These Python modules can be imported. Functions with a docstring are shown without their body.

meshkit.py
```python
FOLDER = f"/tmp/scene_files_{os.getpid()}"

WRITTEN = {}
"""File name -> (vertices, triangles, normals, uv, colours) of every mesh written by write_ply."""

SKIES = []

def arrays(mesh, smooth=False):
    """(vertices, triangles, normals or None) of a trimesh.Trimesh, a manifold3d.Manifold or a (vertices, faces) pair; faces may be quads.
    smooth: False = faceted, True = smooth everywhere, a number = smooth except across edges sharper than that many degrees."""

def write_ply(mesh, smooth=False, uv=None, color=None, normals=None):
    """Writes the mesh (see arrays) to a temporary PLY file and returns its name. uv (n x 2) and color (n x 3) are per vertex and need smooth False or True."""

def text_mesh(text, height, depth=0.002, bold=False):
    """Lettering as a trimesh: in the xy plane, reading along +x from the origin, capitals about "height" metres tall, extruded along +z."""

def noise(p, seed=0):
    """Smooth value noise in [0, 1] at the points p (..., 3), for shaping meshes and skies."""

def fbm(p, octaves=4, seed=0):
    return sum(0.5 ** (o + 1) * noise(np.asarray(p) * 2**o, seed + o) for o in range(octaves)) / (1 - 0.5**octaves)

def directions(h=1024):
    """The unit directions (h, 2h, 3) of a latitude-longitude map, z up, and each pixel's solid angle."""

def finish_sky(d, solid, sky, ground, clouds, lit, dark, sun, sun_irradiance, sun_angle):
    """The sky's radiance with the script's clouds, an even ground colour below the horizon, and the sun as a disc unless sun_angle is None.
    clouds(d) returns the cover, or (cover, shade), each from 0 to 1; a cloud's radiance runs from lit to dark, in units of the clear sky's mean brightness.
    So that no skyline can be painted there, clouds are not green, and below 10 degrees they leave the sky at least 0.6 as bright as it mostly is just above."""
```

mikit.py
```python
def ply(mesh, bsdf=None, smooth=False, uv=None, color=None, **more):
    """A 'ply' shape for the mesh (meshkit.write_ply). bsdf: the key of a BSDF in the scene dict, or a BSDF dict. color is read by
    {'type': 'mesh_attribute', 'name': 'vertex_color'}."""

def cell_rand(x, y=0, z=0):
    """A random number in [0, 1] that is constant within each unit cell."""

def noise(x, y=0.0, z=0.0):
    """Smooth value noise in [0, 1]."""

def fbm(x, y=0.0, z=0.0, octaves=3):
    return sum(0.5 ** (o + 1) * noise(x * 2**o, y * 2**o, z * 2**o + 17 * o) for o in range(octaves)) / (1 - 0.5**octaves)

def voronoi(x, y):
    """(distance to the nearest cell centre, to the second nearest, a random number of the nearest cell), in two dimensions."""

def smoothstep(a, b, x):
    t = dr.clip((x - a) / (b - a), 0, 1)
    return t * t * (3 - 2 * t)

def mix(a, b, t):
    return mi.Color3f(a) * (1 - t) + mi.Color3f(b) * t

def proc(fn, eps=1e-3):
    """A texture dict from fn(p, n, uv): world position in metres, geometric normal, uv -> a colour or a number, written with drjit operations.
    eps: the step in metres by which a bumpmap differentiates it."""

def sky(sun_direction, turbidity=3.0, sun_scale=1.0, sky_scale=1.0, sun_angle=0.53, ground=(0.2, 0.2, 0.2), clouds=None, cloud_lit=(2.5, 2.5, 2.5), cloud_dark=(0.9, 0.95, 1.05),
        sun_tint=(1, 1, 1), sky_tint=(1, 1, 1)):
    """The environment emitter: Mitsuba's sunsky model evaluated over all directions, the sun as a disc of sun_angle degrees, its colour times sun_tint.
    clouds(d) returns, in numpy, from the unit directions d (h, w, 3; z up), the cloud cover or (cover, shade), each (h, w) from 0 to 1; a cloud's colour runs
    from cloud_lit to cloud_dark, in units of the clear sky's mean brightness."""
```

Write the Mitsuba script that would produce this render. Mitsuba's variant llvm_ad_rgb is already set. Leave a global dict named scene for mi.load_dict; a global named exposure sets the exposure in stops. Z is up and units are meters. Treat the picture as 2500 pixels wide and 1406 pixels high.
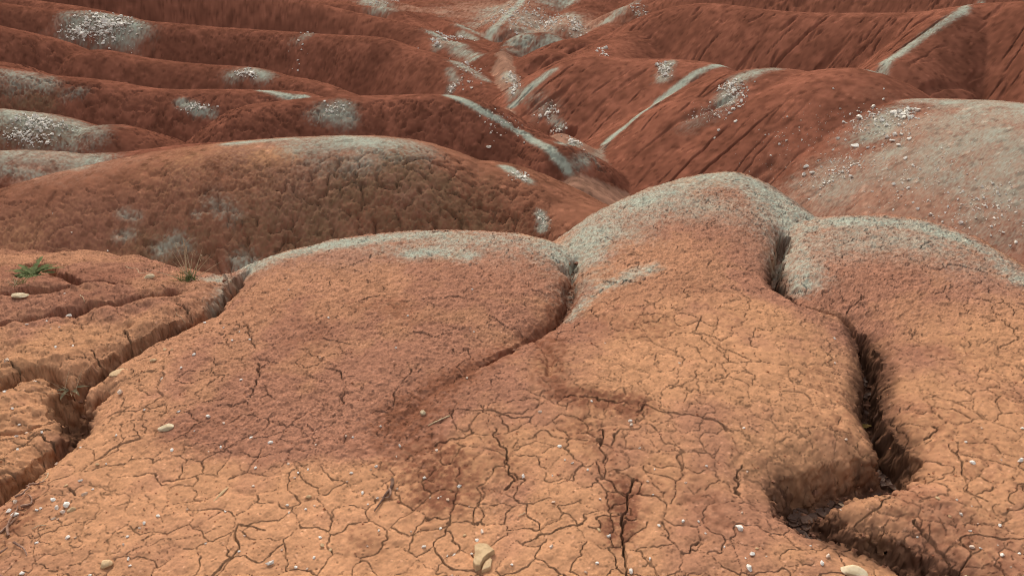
"""Red clay badlands: cracked ochre mounds in front, gullies between them, rounded red hills with grey-green seams behind. Metres, z up."""
import math

import drjit as dr
import mitsuba as mi
import numpy as np
import shapely
import trimesh
from scipy.ndimage import map_coordinates
from scipy.spatial import ConvexHull, Voronoi, cKDTree

import meshkit
import mikit

T = mi.ScalarTransform4f
scene, labels = {}, {}

# ------------------------------------------------------------------ camera, sky, exposure
scene['camera'] = {'type': 'perspective', 'fov': 67.0, 'fov_axis': 'x', 'near_clip': 0.05, 'far_clip': 2000.0,
                   'to_world': T().look_at(origin=[0, 0, 1.5], target=[0, math.cos(math.radians(26)), 1.5 - math.sin(math.radians(26))], up=[0, 0, 1])}
# an overcast day: the sun stands behind thick cloud over the far hills
scene['sky'] = mikit.sky([-0.25, 0.8, 0.64], turbidity=3, sun_scale=0.3, sun_angle=42, clouds=lambda d: (np.ones(d.shape[:2]), 1 - np.clip(d[..., 2], 0, 1)),
                         cloud_lit=(0.95, 0.95, 0.95), cloud_dark=(0.32, 0.325, 0.33), ground=(0.16, 0.08, 0.05), sun_tint=(0.92, 1.0, 1.16))
exposure = 3.35

# ------------------------------------------------------------------ the place, in metres
RIDGES = {
 'D': (1.0,0.8,0.75,0.4,[(-4.079,4.3,-0.255),(-3.742,4.6,-0.232),(-3.396,4.9,-0.234),(-3.164,5.0,-0.15),(-2.929,5.1,-0.106),(-2.689,5.2,-0.073),(-2.442,5.3,-0.046),(-2.128,5.4,-0.021),(-1.926,5.5,-0.021),(-1.641,5.55,-0.014),(-1.354,5.6,-0.019),(-1.053,5.6,-0.02),(-0.821,5.65,-0.077),(-0.646,5.7,-0.222),(-0.463,5.7,-0.278),(-0.279,5.7,-0.249),(-0.092,5.6,-0.301),(0.121,5.5,-0.391),(0.298,5.4,-0.428),(0.467,5.25,-0.454),(0.584,5.1,-0.478)]),
 'E': (1.15,0.7,0.45,1.1,[(-2.983,7.9,-0.538),(-2.67,8.2,-0.35),(-2.286,8.4,-0.344),(-1.863,8.5,-0.334),(-1.432,8.6,-0.343),(-0.98,8.6,-0.333),(-0.678,8.6,-0.35),(-0.45,8.55,-0.404),(-0.301,8.5,-0.568),(-0.031,8.4,-0.634),(0.219,8.2,-0.718),(0.409,8.0,-0.726)]),
 'F': (1.15,0.7,0.5,0,[(-7.859,10.2,-0.17),(-6.591,10.2,-0.341),(-6.1,10.2,-0.421),(-5.399,10.2,-0.489),(-4.885,10.2,-0.578),(-4.415,10.2,-0.611),(-4.004,10.2,-0.609),(-3.472,10.2,-0.621),(-2.94,10.2,-0.639),(-2.562,10.1,-0.713),(-2.048,9.7,-0.786)]),
 'F0': (1.0,0.7,0.4,0,[(-8.565,11.5,-0.381),(-7.409,11.5,-0.494),(-7.067,11.4,-0.652),(-6.637,11.1,-0.695)]),
 'H': (1.1,0.7,0.42,0.3,[(-5.702,7.2,-0.125),(-4.762,7.2,-0.184),(-4.454,7.2,-0.229),(-4.148,7.2,-0.364),(-3.846,7.2,-0.326),(-3.496,7.1,-0.522),(-3.161,6.9,-0.583)]),
 'I': (0.95,0.7,0.4,0,[(-4.905,6.0,-0.304),(-4.134,6.1,-0.266),(-3.865,6.2,-0.301),(-3.702,6.3,-0.357),(-3.298,6.4,-0.355),(-3.01,6.55,-0.351),(-2.712,6.7,-0.368),(-2.314,6.8,-0.411)]),
 'G': (1.2,0.7,0.55,0,[(-9.925,13.2,0.05),(-8.34,13.2,-0.23),(-7.816,13.2,-0.356),(-7.242,13.1,-0.605),(-6.773,13.0,-0.551),(-6.123,13.0,-0.661),(-5.434,12.9,-0.736),(-4.739,12.8,-0.751),(-4.266,12.7,-0.762),(-3.806,12.6,-0.867),(-3.334,12.4,-0.91),(-2.844,12.1,-1.007),(-2.236,11.6,-1.096)]),
 'J': (1.2,0.7,0.65,0.25,[(-12.643,17.0,0.034),(-10.609,17.0,-0.241),(-10.063,17.0,-0.319),(-9.514,17.0,-0.355),(-9.058,17.0,-0.371),(-8.391,17.0,-0.452),(-7.848,17.0,-0.567),(-7.013,17.0,-0.646),(-5.875,17.0,-0.725),(-4.685,16.8,-0.772),(-3.474,16.4,-0.783),(-2.864,16.1,-0.766),(-2.125,15.6,-0.893),(-1.538,15.0,-0.95),(-1.039,14.4,-1.028),(-0.593,13.6,-1.177),(-0.229,12.9,-1.198),(-0.065,12.4,-1.228),(0.0,11.8,-1.238)]),
 'J2': (1.0,0.7,0.6,0,[(-14.024,19.0,0.168),(-10.937,18.8,-0.363),(-9.72,18.5,-0.486),(-8.681,18.0,-0.621)]),
 'K': (1.2,0.7,0.7,0.25,[(-16.529,22.0,0.653),(-9.201,22.0,-0.048),(-5.339,21.0,-0.582),(-4.282,20.5,-0.756),(-3.326,19.8,-0.843),(-2.398,19.0,-0.923),(-1.827,18.0,-1.116),(-1.175,17.2,-1.057),(-0.704,16.4,-1.117),(-0.32,15.6,-1.023),(-0.077,14.9,-1.155),(0.022,14.3,-1.162)]),
 'L': (1.1,0.7,0.6,0,[(-10.501,25.0,-0.482),(-6.847,25.0,-0.891),(-5.0,24.0,-0.971),(-3.611,23.5,-1.011),(-2.937,22.5,-1.191),(-2.568,21.5,-1.263),(-1.91,20.5,-1.359),(-1.202,19.2,-1.263),(-0.644,18.0,-1.363)]),
 'L2': (1.0,0.7,0.4,0,[(-3.634,25.0,-1.244),(-2.761,25.0,-1.331),(-2.173,24.0,-1.406),(-1.625,23.0,-1.386),(-0.908,21.3,-1.548),(-0.249,19.5,-1.387)]),
 'N0': (0.6,0.7,0.4,0,[(-10.921,34.0,-1.195),(-7.355,33.0,-1.272),(-5.229,30.0,-1.387),(-4.05,28.0,-1.277),(-3.374,27.0,-1.329),(-2.137,25.0,-1.476)]),
 'N': (0.5,0.5,0.5,0,[(-0.284,22.5,-1.385),(0.389,26.0,-1.193),(1.29,29.0,-0.857),(3.051,31.0,-0.673)]),
 'N1': (0.5,0.5,0.6,0,[(1.391,23.0,-1.446),(2.079,26.0,-1.34),(2.876,29.0,-1.003)]),
 'N2': (0.55,0.55,0.3,0,[(2.077,20.5,-1.359),(2.893,23.0,-1.358),(3.957,26.0,-1.254),(5.12,28.0,-0.719)]),
 'NB': (0.4,0.5,0.6,0,[(-13.893,44.0,-0.39),(-3.234,44.0,-1.181),(4.868,40.0,-0.409),(8.969,34.0,0.938)]),
 'O': (0.8,0.7,0.35,0,[(-0.392,17.0,-1.296),(-0.177,17.4,-1.182),(0.091,17.8,-1.158),(0.32,18.0,-0.973),(0.731,18.0,-0.953),(1.03,17.6,-1.173)]),
 'P': (0.85,0.6,0.7,0.35,[(0.751,15.0,-0.904),(1.026,15.5,-0.87),(1.326,15.7,-0.747),(1.579,15.5,-0.8),(1.723,15.0,-0.896)]),
 'QB': (0.5,0.6,0.6,0,[(3.717,24.0,-0.966),(4.895,24.0,-0.885),(6.023,24.0,-0.199),(9.578,23.0,0.094),(15.059,20.0,0.641)]),
 'Q': (0.9,0.7,0.75,0.3,[(1.23,12.6,-0.718),(1.603,13.9,-0.725),(2.097,15.0,-0.64),(2.648,15.8,-0.518),(3.068,16.0,-0.266),(3.788,15.7,-0.106),(4.181,15.2,-0.102),(4.664,14.7,-0.119),(5.345,14.2,-0.103),(6.073,13.7,-0.053),(6.725,13.2,0.02),(6.99,12.9,0.109),(7.362,12.6,0.216)]),
 'U': (0.8,1.15,0.4,0,[(5.101,10.5,-0.259),(5.727,11.2,-0.119),(6.453,11.9,0.188),(6.965,12.2,0.247),(7.358,11.8,0.325),(8.095,10.5,0.521)]),
 'R': (0.66,0.8,0.75,0.35,[(0.78,12.2,-0.75),(1.067,12.5,-0.602),(1.473,12.3,-0.531),(1.951,12.0,-0.519),(2.485,11.6,-0.469),(2.714,11.3,-0.448),(2.907,10.9,-0.528),(3.081,10.5,-0.448),(3.284,10.0,-0.61)]),
 'S': (0.55,0.8,0.9,0.5,[(2.406,9.5,-0.551),(2.689,9.7,-0.502),(2.906,9.9,-0.474),(3.155,9.9,-0.303),(3.378,9.8,-0.278),(3.691,9.5,-0.317),(3.971,9.1,-0.157),(4.029,8.9,-0.29),(4.107,8.6,-0.336),(4.162,8.3,-0.393),(4.42,8.0,-0.266),(4.664,7.7,-0.213),(4.815,7.3,-0.153),(5.362,6.5,-0.102)]),
 'V': (0.65,0.65,0.12,0,[(0.637,7.35,-0.956),(0.639,7.7,-0.979),(0.668,8.1,-0.973),(0.688,8.5,-0.984),(0.592,9.2,-0.917)]),
 'V2': (0.95,0.95,0.12,0,[(-0.071,11.2,-1.207),(0.0,11.8,-1.177),(0.0,12.6,-1.152),(-0.049,13.4,-1.105),(-0.074,14.3,-1.09),(-0.2,15.6,-0.969)]),
}
LOBES = {
 'A': (0.0,0.9,0.1,[(-1.254,3.262),(-1.192,3.374),(-1.101,3.477),(-0.927,3.597),(-0.735,3.684),(-0.531,3.735),(-0.363,3.758),(-0.149,3.746),(0.042,3.701),(0.166,3.635),(0.245,3.555),(0.298,3.442),(0.296,3.355),(0.268,3.13),(0.235,2.928),(0.157,2.74),(0.08,2.621),(-0.03,2.462),(-0.086,2.271),(-0.106,2.056),(-0.085,1.832),(-0.058,1.31),(-0.041,1.006),(-1.53,1.006),(-1.603,1.31),(-1.461,1.724),(-1.436,1.804),(-1.42,1.909),(-1.408,2.034),(-1.418,2.147),(-1.501,2.258),(-1.507,2.405),(-1.437,2.552),(-1.324,2.747),(-1.264,2.835),(-1.249,3.006),(-1.24,3.13)]),
 'B': (0.0,1.2,0.1,[(0.277,3.618),(0.307,3.718),(0.37,3.845),(0.501,4.051),(0.636,4.22),(0.806,4.401),(0.98,4.548),(1.153,4.654),(1.319,4.704),(1.422,4.704),(1.505,4.629),(1.559,4.47),(1.522,4.151),(1.419,3.775),(1.3,3.503),(1.23,3.308),(1.19,3.088),(1.243,2.948),(1.32,2.872),(1.374,2.747),(1.382,2.614),(1.334,2.462),(1.268,2.297),(1.189,2.147),(1.168,2.012),(1.165,1.929),(1.134,1.832),(1.05,1.804),(0.931,1.777),(0.824,1.741),(0.789,1.707),(0.802,1.641),(0.885,1.594),(0.955,1.549),(1.03,1.477),(1.08,1.371),(1.116,1.006),(-0.289,1.006),(-0.388,1.31),(-0.433,1.87),(-0.421,2.124),(-0.363,2.323),(-0.257,2.447),(-0.109,2.527),(0.088,2.614),(0.165,2.73),(0.244,2.928),(0.279,3.13),(0.303,3.355)]),
 'C': (0.0,0.9,0.1,[(1.366,3.555),(1.42,3.69),(1.48,3.775),(1.561,3.851),(1.699,3.931),(1.82,3.956),(1.972,3.962),(2.175,3.918),(2.295,3.792),(2.357,3.64),(2.381,3.442),(2.378,3.266),(2.376,2.713),(2.423,1.436),(1.943,1.006),(1.158,1.006),(1.09,1.371),(1.04,1.477),(0.966,1.549),(0.896,1.594),(0.813,1.641),(0.801,1.707),(0.83,1.741),(0.936,1.773),(1.053,1.798),(1.145,1.828),(1.177,1.929),(1.182,2.012),(1.203,2.147),(1.282,2.297),(1.349,2.462),(1.398,2.614),(1.39,2.747),(1.337,2.872),(1.26,2.948),(1.209,3.088),(1.249,3.308),(1.317,3.493)]),
 'W': (0.0,1.3,0.05,[(-5.692,4.151),(-2.904,4.151),(-2.406,4.084),(-2.011,3.863),(-1.672,3.608),(-1.428,3.379),(-1.284,3.226),(-1.254,3.088),(-1.269,2.825),(-1.324,2.747),(-1.437,2.552),(-1.507,2.405),(-1.508,2.258),(-1.418,2.147),(-1.408,2.034),(-1.42,1.909),(-1.436,1.804),(-1.461,1.724),(-1.603,1.31),(-1.778,1.006)]),
 'B2': (-0.02,0.9,0.06,[(1.525,4.691),(1.589,4.561),(1.623,4.348),(1.644,4.125),(1.661,3.989),(1.573,3.915),(1.439,3.739),(1.402,3.711),(1.401,3.825),(1.44,4.139)]),
}
GULLIES = [
 (0.034,0.125,0.3,[(-1.256,3.24),(-1.233,3.046),(-1.233,2.94),(-1.243,2.793),(-1.295,2.71),(-1.347,2.613),(-1.413,2.511),(-1.456,2.405),(-1.486,2.298),(-1.495,2.226),(-1.466,2.133),(-1.412,2.088),(-1.384,1.98),(-1.395,1.882),(-1.414,1.783),(-1.461,1.7),(-1.559,1.544)]),
 (0.05,0.15,0.3,[(-1.52,2.189),(-1.466,2.133),(-1.432,2.123)]),
 (0.03,0.12,0.2,[(-1.432,2.123),(-1.407,2.159),(-1.399,2.192)]),
 (0.028,0.09,0.15,[(-1.452,2.968),(-1.482,2.934),(-1.564,2.903),(-1.636,2.849),(-1.712,2.82),(-1.746,2.786),(-1.82,2.769),(-1.889,2.745),(-1.956,2.717),(-2.015,2.679),(-2.142,2.626)]),
 (0.024,0.08,0.15,[(-1.724,3.1),(-1.844,3.12),(-1.906,3.069),(-2.101,3.275),(-2.252,3.445),(-2.457,3.562),(-2.715,3.575)]),
 (0.02,0.07,0.1,[(-1.901,3.059),(-1.952,3.021),(-2.019,2.981),(-2.17,2.94),(-2.301,2.929)]),
 (0.022,0.09,0.1,[(-1.788,2.161),(-1.739,2.216),(-1.716,2.271),(-1.685,2.317),(-1.634,2.328),(-1.567,2.274),(-1.51,2.196)]),
 (0.01,0.04,0.1,[(-1.591,1.967),(-1.543,1.992),(-1.512,2.028),(-1.482,2.067),(-1.432,2.057)]),
 (0.022,0.055,0.2,[(0.29,3.342),(0.278,3.216),(0.256,3.067),(0.233,2.905),(0.191,2.772),(0.138,2.685),(0.079,2.599),(-0.015,2.467),(-0.102,2.351)]),
 (0.026,0.013,0.1,[(-0.102,2.351),(-0.169,2.262),(-0.234,2.192),(-0.278,2.148),(-0.311,2.079),(-0.335,2.009)]),
 (0.022,0.05,0.2,[(0.237,3.236),(0.258,3.197)]),
 (0.014,0.018,0.2,[(0.079,2.583),(0.12,2.45),(0.138,2.357),(0.125,2.24)]),
 (0.03,0.13,0.5,[(1.396,3.681),(1.348,3.548),(1.254,3.338),(1.181,3.137),(1.16,2.972)]),
 (0.022,0.1,0.4,[(1.16,2.972),(1.189,2.816),(1.259,2.776),(1.343,2.762),(1.363,2.666)]),
 (0.032,0.13,0.5,[(1.363,2.666),(1.351,2.557),(1.329,2.447),(1.28,2.312),(1.22,2.194),(1.173,2.103),(1.17,2.021),(1.172,1.937),(1.16,1.861)]),
 (0.056,0.1,0.6,[(1.16,1.861),(1.126,1.819),(1.04,1.788),(0.958,1.761),(0.861,1.722),(0.806,1.692)]),
 (0.066,0.09,0.6,[(0.806,1.692),(0.802,1.633),(0.823,1.563),(0.887,1.532),(0.956,1.49),(1.003,1.434),(1.047,1.376),(1.116,1.278)]),
]
MAJOR_CRACKS = [
 (0.005,0.03,[(0.268,1.924),(0.27,1.883),(0.256,1.834),(0.268,1.778)]),
 (0.007,0.035,[(0.336,1.706),(0.303,1.59),(0.284,1.521),(0.269,1.471),(0.276,1.417),(0.283,1.359)]),
 (0.006,0.03,[(-0.051,1.925),(-0.049,1.87),(-0.018,1.836),(-0.012,1.742),(0.0,1.699),(-0.017,1.656)]),
 (0.006,0.03,[(-0.231,1.863),(-0.185,1.895),(-0.141,1.891),(-0.112,1.919)]),
 (0.005,0.03,[(0.174,2.117),(0.212,2.1),(0.253,2.112),(0.296,2.076),(0.328,2.07)]),
 (0.006,0.03,[(-0.984,1.719),(-0.957,1.725),(-0.933,1.737)]),
 (0.006,0.03,[(1.273,1.931),(1.325,1.99),(1.327,2.0)]),
 (0.006,0.04,[(0.661,1.78),(0.629,1.705),(0.61,1.649)]),
 (0.006,0.035,[(0.442,1.423),(0.47,1.459)]),
 (0.007,0.04,[(1.08,1.582),(1.091,1.507),(1.11,1.44),(1.118,1.415)]),
 (0.006,0.04,[(-1.514,2.638),(-1.458,2.56),(-1.433,2.52)]),
 (0.006,0.04,[(-1.554,2.473),(-1.517,2.425),(-1.492,2.402)]),
 (0.006,0.04,[(-1.397,2.847),(-1.343,2.806),(-1.309,2.764)]),
 (0.006,0.03,[(-0.887,2.284),(-0.9,2.353),(-0.871,2.245),(-0.856,2.121)]),
 (0.006,0.03,[(-1.474,1.975),(-1.497,1.931),(-1.511,1.922)]),
 (0.006,0.03,[(-1.474,1.975),(-1.433,1.96),(-1.404,1.913)]),
 (0.006,0.03,[(-1.777,2.341),(-1.733,2.301),(-1.704,2.271)]),
]
GREY_BANDS = [
 (0.0805,0.81,[(-1.698,4.482),(-1.159,3.277),(-1.06,3.342),(-0.891,3.453),(-0.704,3.522),(-0.509,3.569),(-0.346,3.573)]),
 (0.1495,0.72,[(-0.427,3.571),(-0.142,3.544),(0.06,3.478),(0.178,3.443),(0.263,3.369)]),
 (0.06899999999999999,0.7200000000000001,[(-0.46,3.325),(-0.368,3.369),(-0.268,3.325),(-0.209,3.292)]),
 (0.161,0.792,[(0.438,3.886),(0.608,4.029),(0.814,4.187),(1.024,4.31),(1.227,4.365),(1.393,4.348),(1.452,4.171),(1.411,3.84)]),
 (0.13799999999999998,0.72,[(0.312,3.321),(0.348,3.471),(0.412,3.623),(0.541,3.847),(0.697,4.026)]),
 (0.072,0.9359999999999999,[(1.447,4.362),(1.481,4.145),(1.441,3.864)]),
 (0.072,0.864,[(1.525,4.245),(1.547,4.054),(1.602,3.973)]),
 (0.046,0.675,[(0.381,2.942),(0.494,3.015),(0.613,3.098)]),
 (0.034499999999999996,0.675,[(0.237,2.722),(0.276,2.808),(0.325,2.89)]),
 (0.057499999999999996,0.675,[(1.366,3.526),(1.459,3.66),(1.625,3.728)]),
 (0.1035,0.72,[(1.634,3.749),(1.758,3.746),(1.898,3.73),(2.049,3.678),(2.158,3.551)]),
 (0.0805,0.7200000000000001,[(2.158,3.551),(2.236,3.44),(2.267,3.263),(2.236,3.052)]),
 (0.092,0.7200000000000001,[(1.356,3.443),(1.308,3.24),(1.28,3.071)]),
 (0.1725,0.756,[(-1.521,5.527),(-1.265,5.59),(-0.961,5.566),(-0.797,5.566)]),
 (0.13799999999999998,0.432,[(-1.389,5.318),(-1.206,5.255),(-1.068,5.298)]),
 (0.057499999999999996,0.7200000000000001,[(-2.06,5.531),(-1.775,5.583),(-1.548,5.64)]),
 (0.043199999999999995,1.08,[(-0.705,8.658),(-0.562,8.544),(-0.356,8.394),(-0.111,8.331),(0.133,8.273),(0.325,8.011),(0.447,7.821),(0.574,7.757)]),
 (0.11499999999999999,0.576,[(-1.961,8.226),(-1.819,8.289)]),
 (0.092,0.63,[(-2.071,8.108),(-1.739,8.18)]),
 (0.184,0.6839999999999999,[(-6.792,9.992),(-6.526,10.061),(-6.227,10.061),(-6.009,10.023)]),
 (0.057499999999999996,0.9,[(-3.285,10.28),(-3.029,10.125),(-2.827,10.042),(-2.684,10.106)]),
 (0.092,0.54,[(-5.608,9.835),(-5.496,9.879)]),
 (0.22999999999999998,0.72,[(-4.688,7.187),(-4.406,7.137),(-4.215,7.182),(-4.075,7.097)]),
 (0.2875,0.432,[(-4.67,7.003),(-4.416,6.907)]),
 (0.184,0.72,[(-4.124,6.072),(-3.936,6.142),(-3.741,6.196),(-3.502,6.231)]),
 (0.06899999999999999,0.675,[(-4.083,5.865),(-3.767,5.902),(-2.989,5.199)]),
 (0.034499999999999996,0.54,[(-2.505,4.687),(-2.422,4.67)]),
 (0.028749999999999998,0.7200000000000001,[(-2.057,4.738),(-2.045,4.732)]),
 (0.06899999999999999,0.49500000000000005,[(-1.967,4.813),(-1.855,4.78)]),
 (0.034499999999999996,0.49500000000000005,[(-2.48,4.525),(-2.411,4.548)]),
 (0.057499999999999996,0.63,[(-2.208,4.491),(-2.134,4.548),(-2.078,4.528)]),
 (0.034499999999999996,0.7200000000000001,[(-1.255,2.896),(-1.251,2.957),(-1.265,3.079)]),
 (0.057499999999999996,0.63,[(-1.325,3.191),(-1.381,3.238)]),
 (0.057499999999999996,0.81,[(-4.236,9.916),(-3.994,9.792),(-3.78,9.755)]),
 (0.161,0.648,[(-4.341,12.486),(-4.171,12.581),(-3.967,12.533)]),
 (0.345,0.72,[(-8.813,16.672),(-8.413,16.693),(-7.904,16.609)]),
 (0.2875,0.504,[(-9.03,16.328),(-8.458,16.307)]),
 (0.11499999999999999,0.504,[(-4.457,16.328),(-4.227,16.462),(-4.144,16.661)]),
 (0.11499999999999999,0.72,[(-1.042,14.648),(-0.737,14.229),(-0.469,13.865)]),
 (0.0805,0.54,[(-1.103,14.202),(-1.005,13.769),(-1.102,13.562)]),
 (0.161,0.72,[(-1.853,18.725),(-1.553,18.478),(-1.123,16.894),(-0.733,15.841)]),
 (0.11499999999999999,0.576,[(-1.765,18.247),(-1.54,17.206)]),
 (0.13799999999999998,0.648,[(-1.505,22.917),(-1.012,22.162),(-0.441,21.651)]),
 (0.11499999999999999,0.648,[(-1.4,22.079),(-0.916,21.151)]),
 (0.13799999999999998,0.864,[(-0.611,21.857),(-0.402,22.715),(-0.063,24.924),(0.407,27.261)]),
 (0.575,0.576,[(-0.483,27.555),(-0.684,24.658)]),
 (0.69,0.54,[(0.616,24.456),(0.344,22.615)]),
 (0.575,0.504,[(1.245,24.704),(1.029,22.543)]),
 (0.345,0.72,[(1.207,26.851),(1.557,27.089),(1.877,27.887)]),
 (0.2875,0.576,[(1.775,25.24),(1.913,23.666),(1.707,22.402)]),
 (0.207,0.648,[(3.942,26.749),(3.077,23.577),(2.707,23.34)]),
 (0.22999999999999998,0.36,[(3.78,23.592),(3.607,23.135)]),
 (0.345,0.72,[(-5.372,29.968),(-4.635,28.099),(-3.643,23.473)]),
 (0.345,0.288,[(-2.372,27.87),(-2.028,25.177)]),
 (0.184,0.864,[(0.045,17.769),(0.182,17.904),(0.315,17.68)]),
 (0.207,0.648,[(0.536,17.458),(0.808,17.591),(0.919,17.68)]),
 (0.184,0.504,[(-0.089,17.326),(0.268,17.403)]),
 (0.0805,0.81,[(0.601,12.213),(0.377,12.052),(0.156,11.849),(0.031,11.729)]),
 (0.0504,1.08,[(3.048,11.344),(2.774,11.061),(2.548,10.915),(2.292,10.704),(1.991,10.503),(1.58,9.898),(1.304,9.712),(1.19,9.59)]),
 (0.092,0.7200000000000001,[(2.333,11.604),(2.191,11.286),(2.09,10.998)]),
 (0.11499999999999999,0.72,[(3.314,9.929),(3.057,9.829),(2.827,9.706),(2.653,9.482),(2.55,9.222)]),
 (0.161,0.432,[(2.549,9.327),(2.364,9.106),(2.204,9.003)]),
 (0.057499999999999996,0.54,[(1.129,9.488),(0.785,8.001),(0.664,7.826)]),
 (0.057499999999999996,0.54,[(0.888,8.144),(0.928,8.082)]),
 (0.161,0.432,[(0.306,11.648),(0.477,11.244)]),
 (0.057499999999999996,0.63,[(0.558,11.033),(0.694,10.819)]),
 (0.0648,0.792,[(11.283,19.732),(6.519,11.811),(6.093,11.488),(5.731,11.265),(5.271,10.819),(4.95,10.496),(4.177,9.158)]),
 (0.13799999999999998,0.72,[(4.181,8.139),(4.332,7.981),(4.443,7.802)]),
 (0.184,0.6839999999999999,[(3.937,7.906),(3.774,7.792),(3.538,7.569)]),
 (0.5175,0.612,[(4.612,7.334),(4.195,6.79),(3.84,6.509)]),
 (0.40249999999999997,0.612,[(4.429,6.596),(4.073,6.184),(3.831,5.981)]),
 (0.345,0.504,[(3.818,7.178),(3.48,6.942),(3.086,6.907)]),
 (0.345,0.6839999999999999,[(4.364,7.21),(4.513,6.95)]),
 (0.13799999999999998,0.576,[(3.482,7.039),(3.582,7.025)]),
 (0.22999999999999998,0.432,[(3.638,5.88),(3.735,5.559)]),
 (0.13799999999999998,0.432,[(2.83,7.228),(2.983,7.246),(3.189,7.315)]),
 (0.036,0.9900000000000001,[(0.205,5.189),(0.226,5.137),(0.215,5.056)]),
 (0.046,0.9,[(-0.047,5.769),(0.031,5.647),(0.108,5.576)]),
 (0.1955,0.54,[(0.445,3.551),(0.661,3.787),(0.976,3.973),(1.259,3.945),(1.319,3.685)]),
 (0.184,0.54,[(1.461,3.44),(1.817,3.544),(2.08,3.346)]),
 (0.13799999999999998,0.46799999999999997,[(-0.593,3.451),(-0.299,3.486),(-0.02,3.408),(0.19,3.271)]),
 (0.11499999999999999,0.432,[(0.296,2.942),(0.351,3.175),(0.426,3.365)]),
 (0.11499999999999999,0.6839999999999999,[(-0.088,14.068),(0.0,13.426)]),
 (0.1035,0.6839999999999999,[(0.0,12.533),(0.044,11.999)]),
 (0.057499999999999996,0.7200000000000001,[(0.526,8.118),(0.725,8.958),(0.799,9.147)]),
]
PINK_PATCHES = [
 (0.9,0.9,[(4.542,6.811),(4.054,6.484),(3.635,6.247),(3.317,6.239)]),
 (0.5,0.6,[(3.954,7.413),(3.486,7.142),(3.061,6.937)]),
 (0.3,0.7,[(-4.202,5.977),(-3.79,6.034),(-2.989,5.199)]),
 (0.22,0.7,[(-1.162,3.288),(-0.869,3.357),(-0.492,3.432),(-0.097,3.378)]),
 (0.25,0.7,[(0.394,3.434),(0.757,3.854),(1.149,4.046),(1.249,3.83)]),
 (0.25,0.8,[(1.426,3.395),(1.799,3.502),(2.023,3.165)]),
 (0.5,0.7,[(-1.589,5.315),(-1.011,5.302)]),
 (1.2,0.8,[(-0.977,27.87),(0.6,23.741),(1.827,24.164)]),
 (0.8,0.7,[(-3.071,26.665),(-2.448,27.106)]),
]
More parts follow.
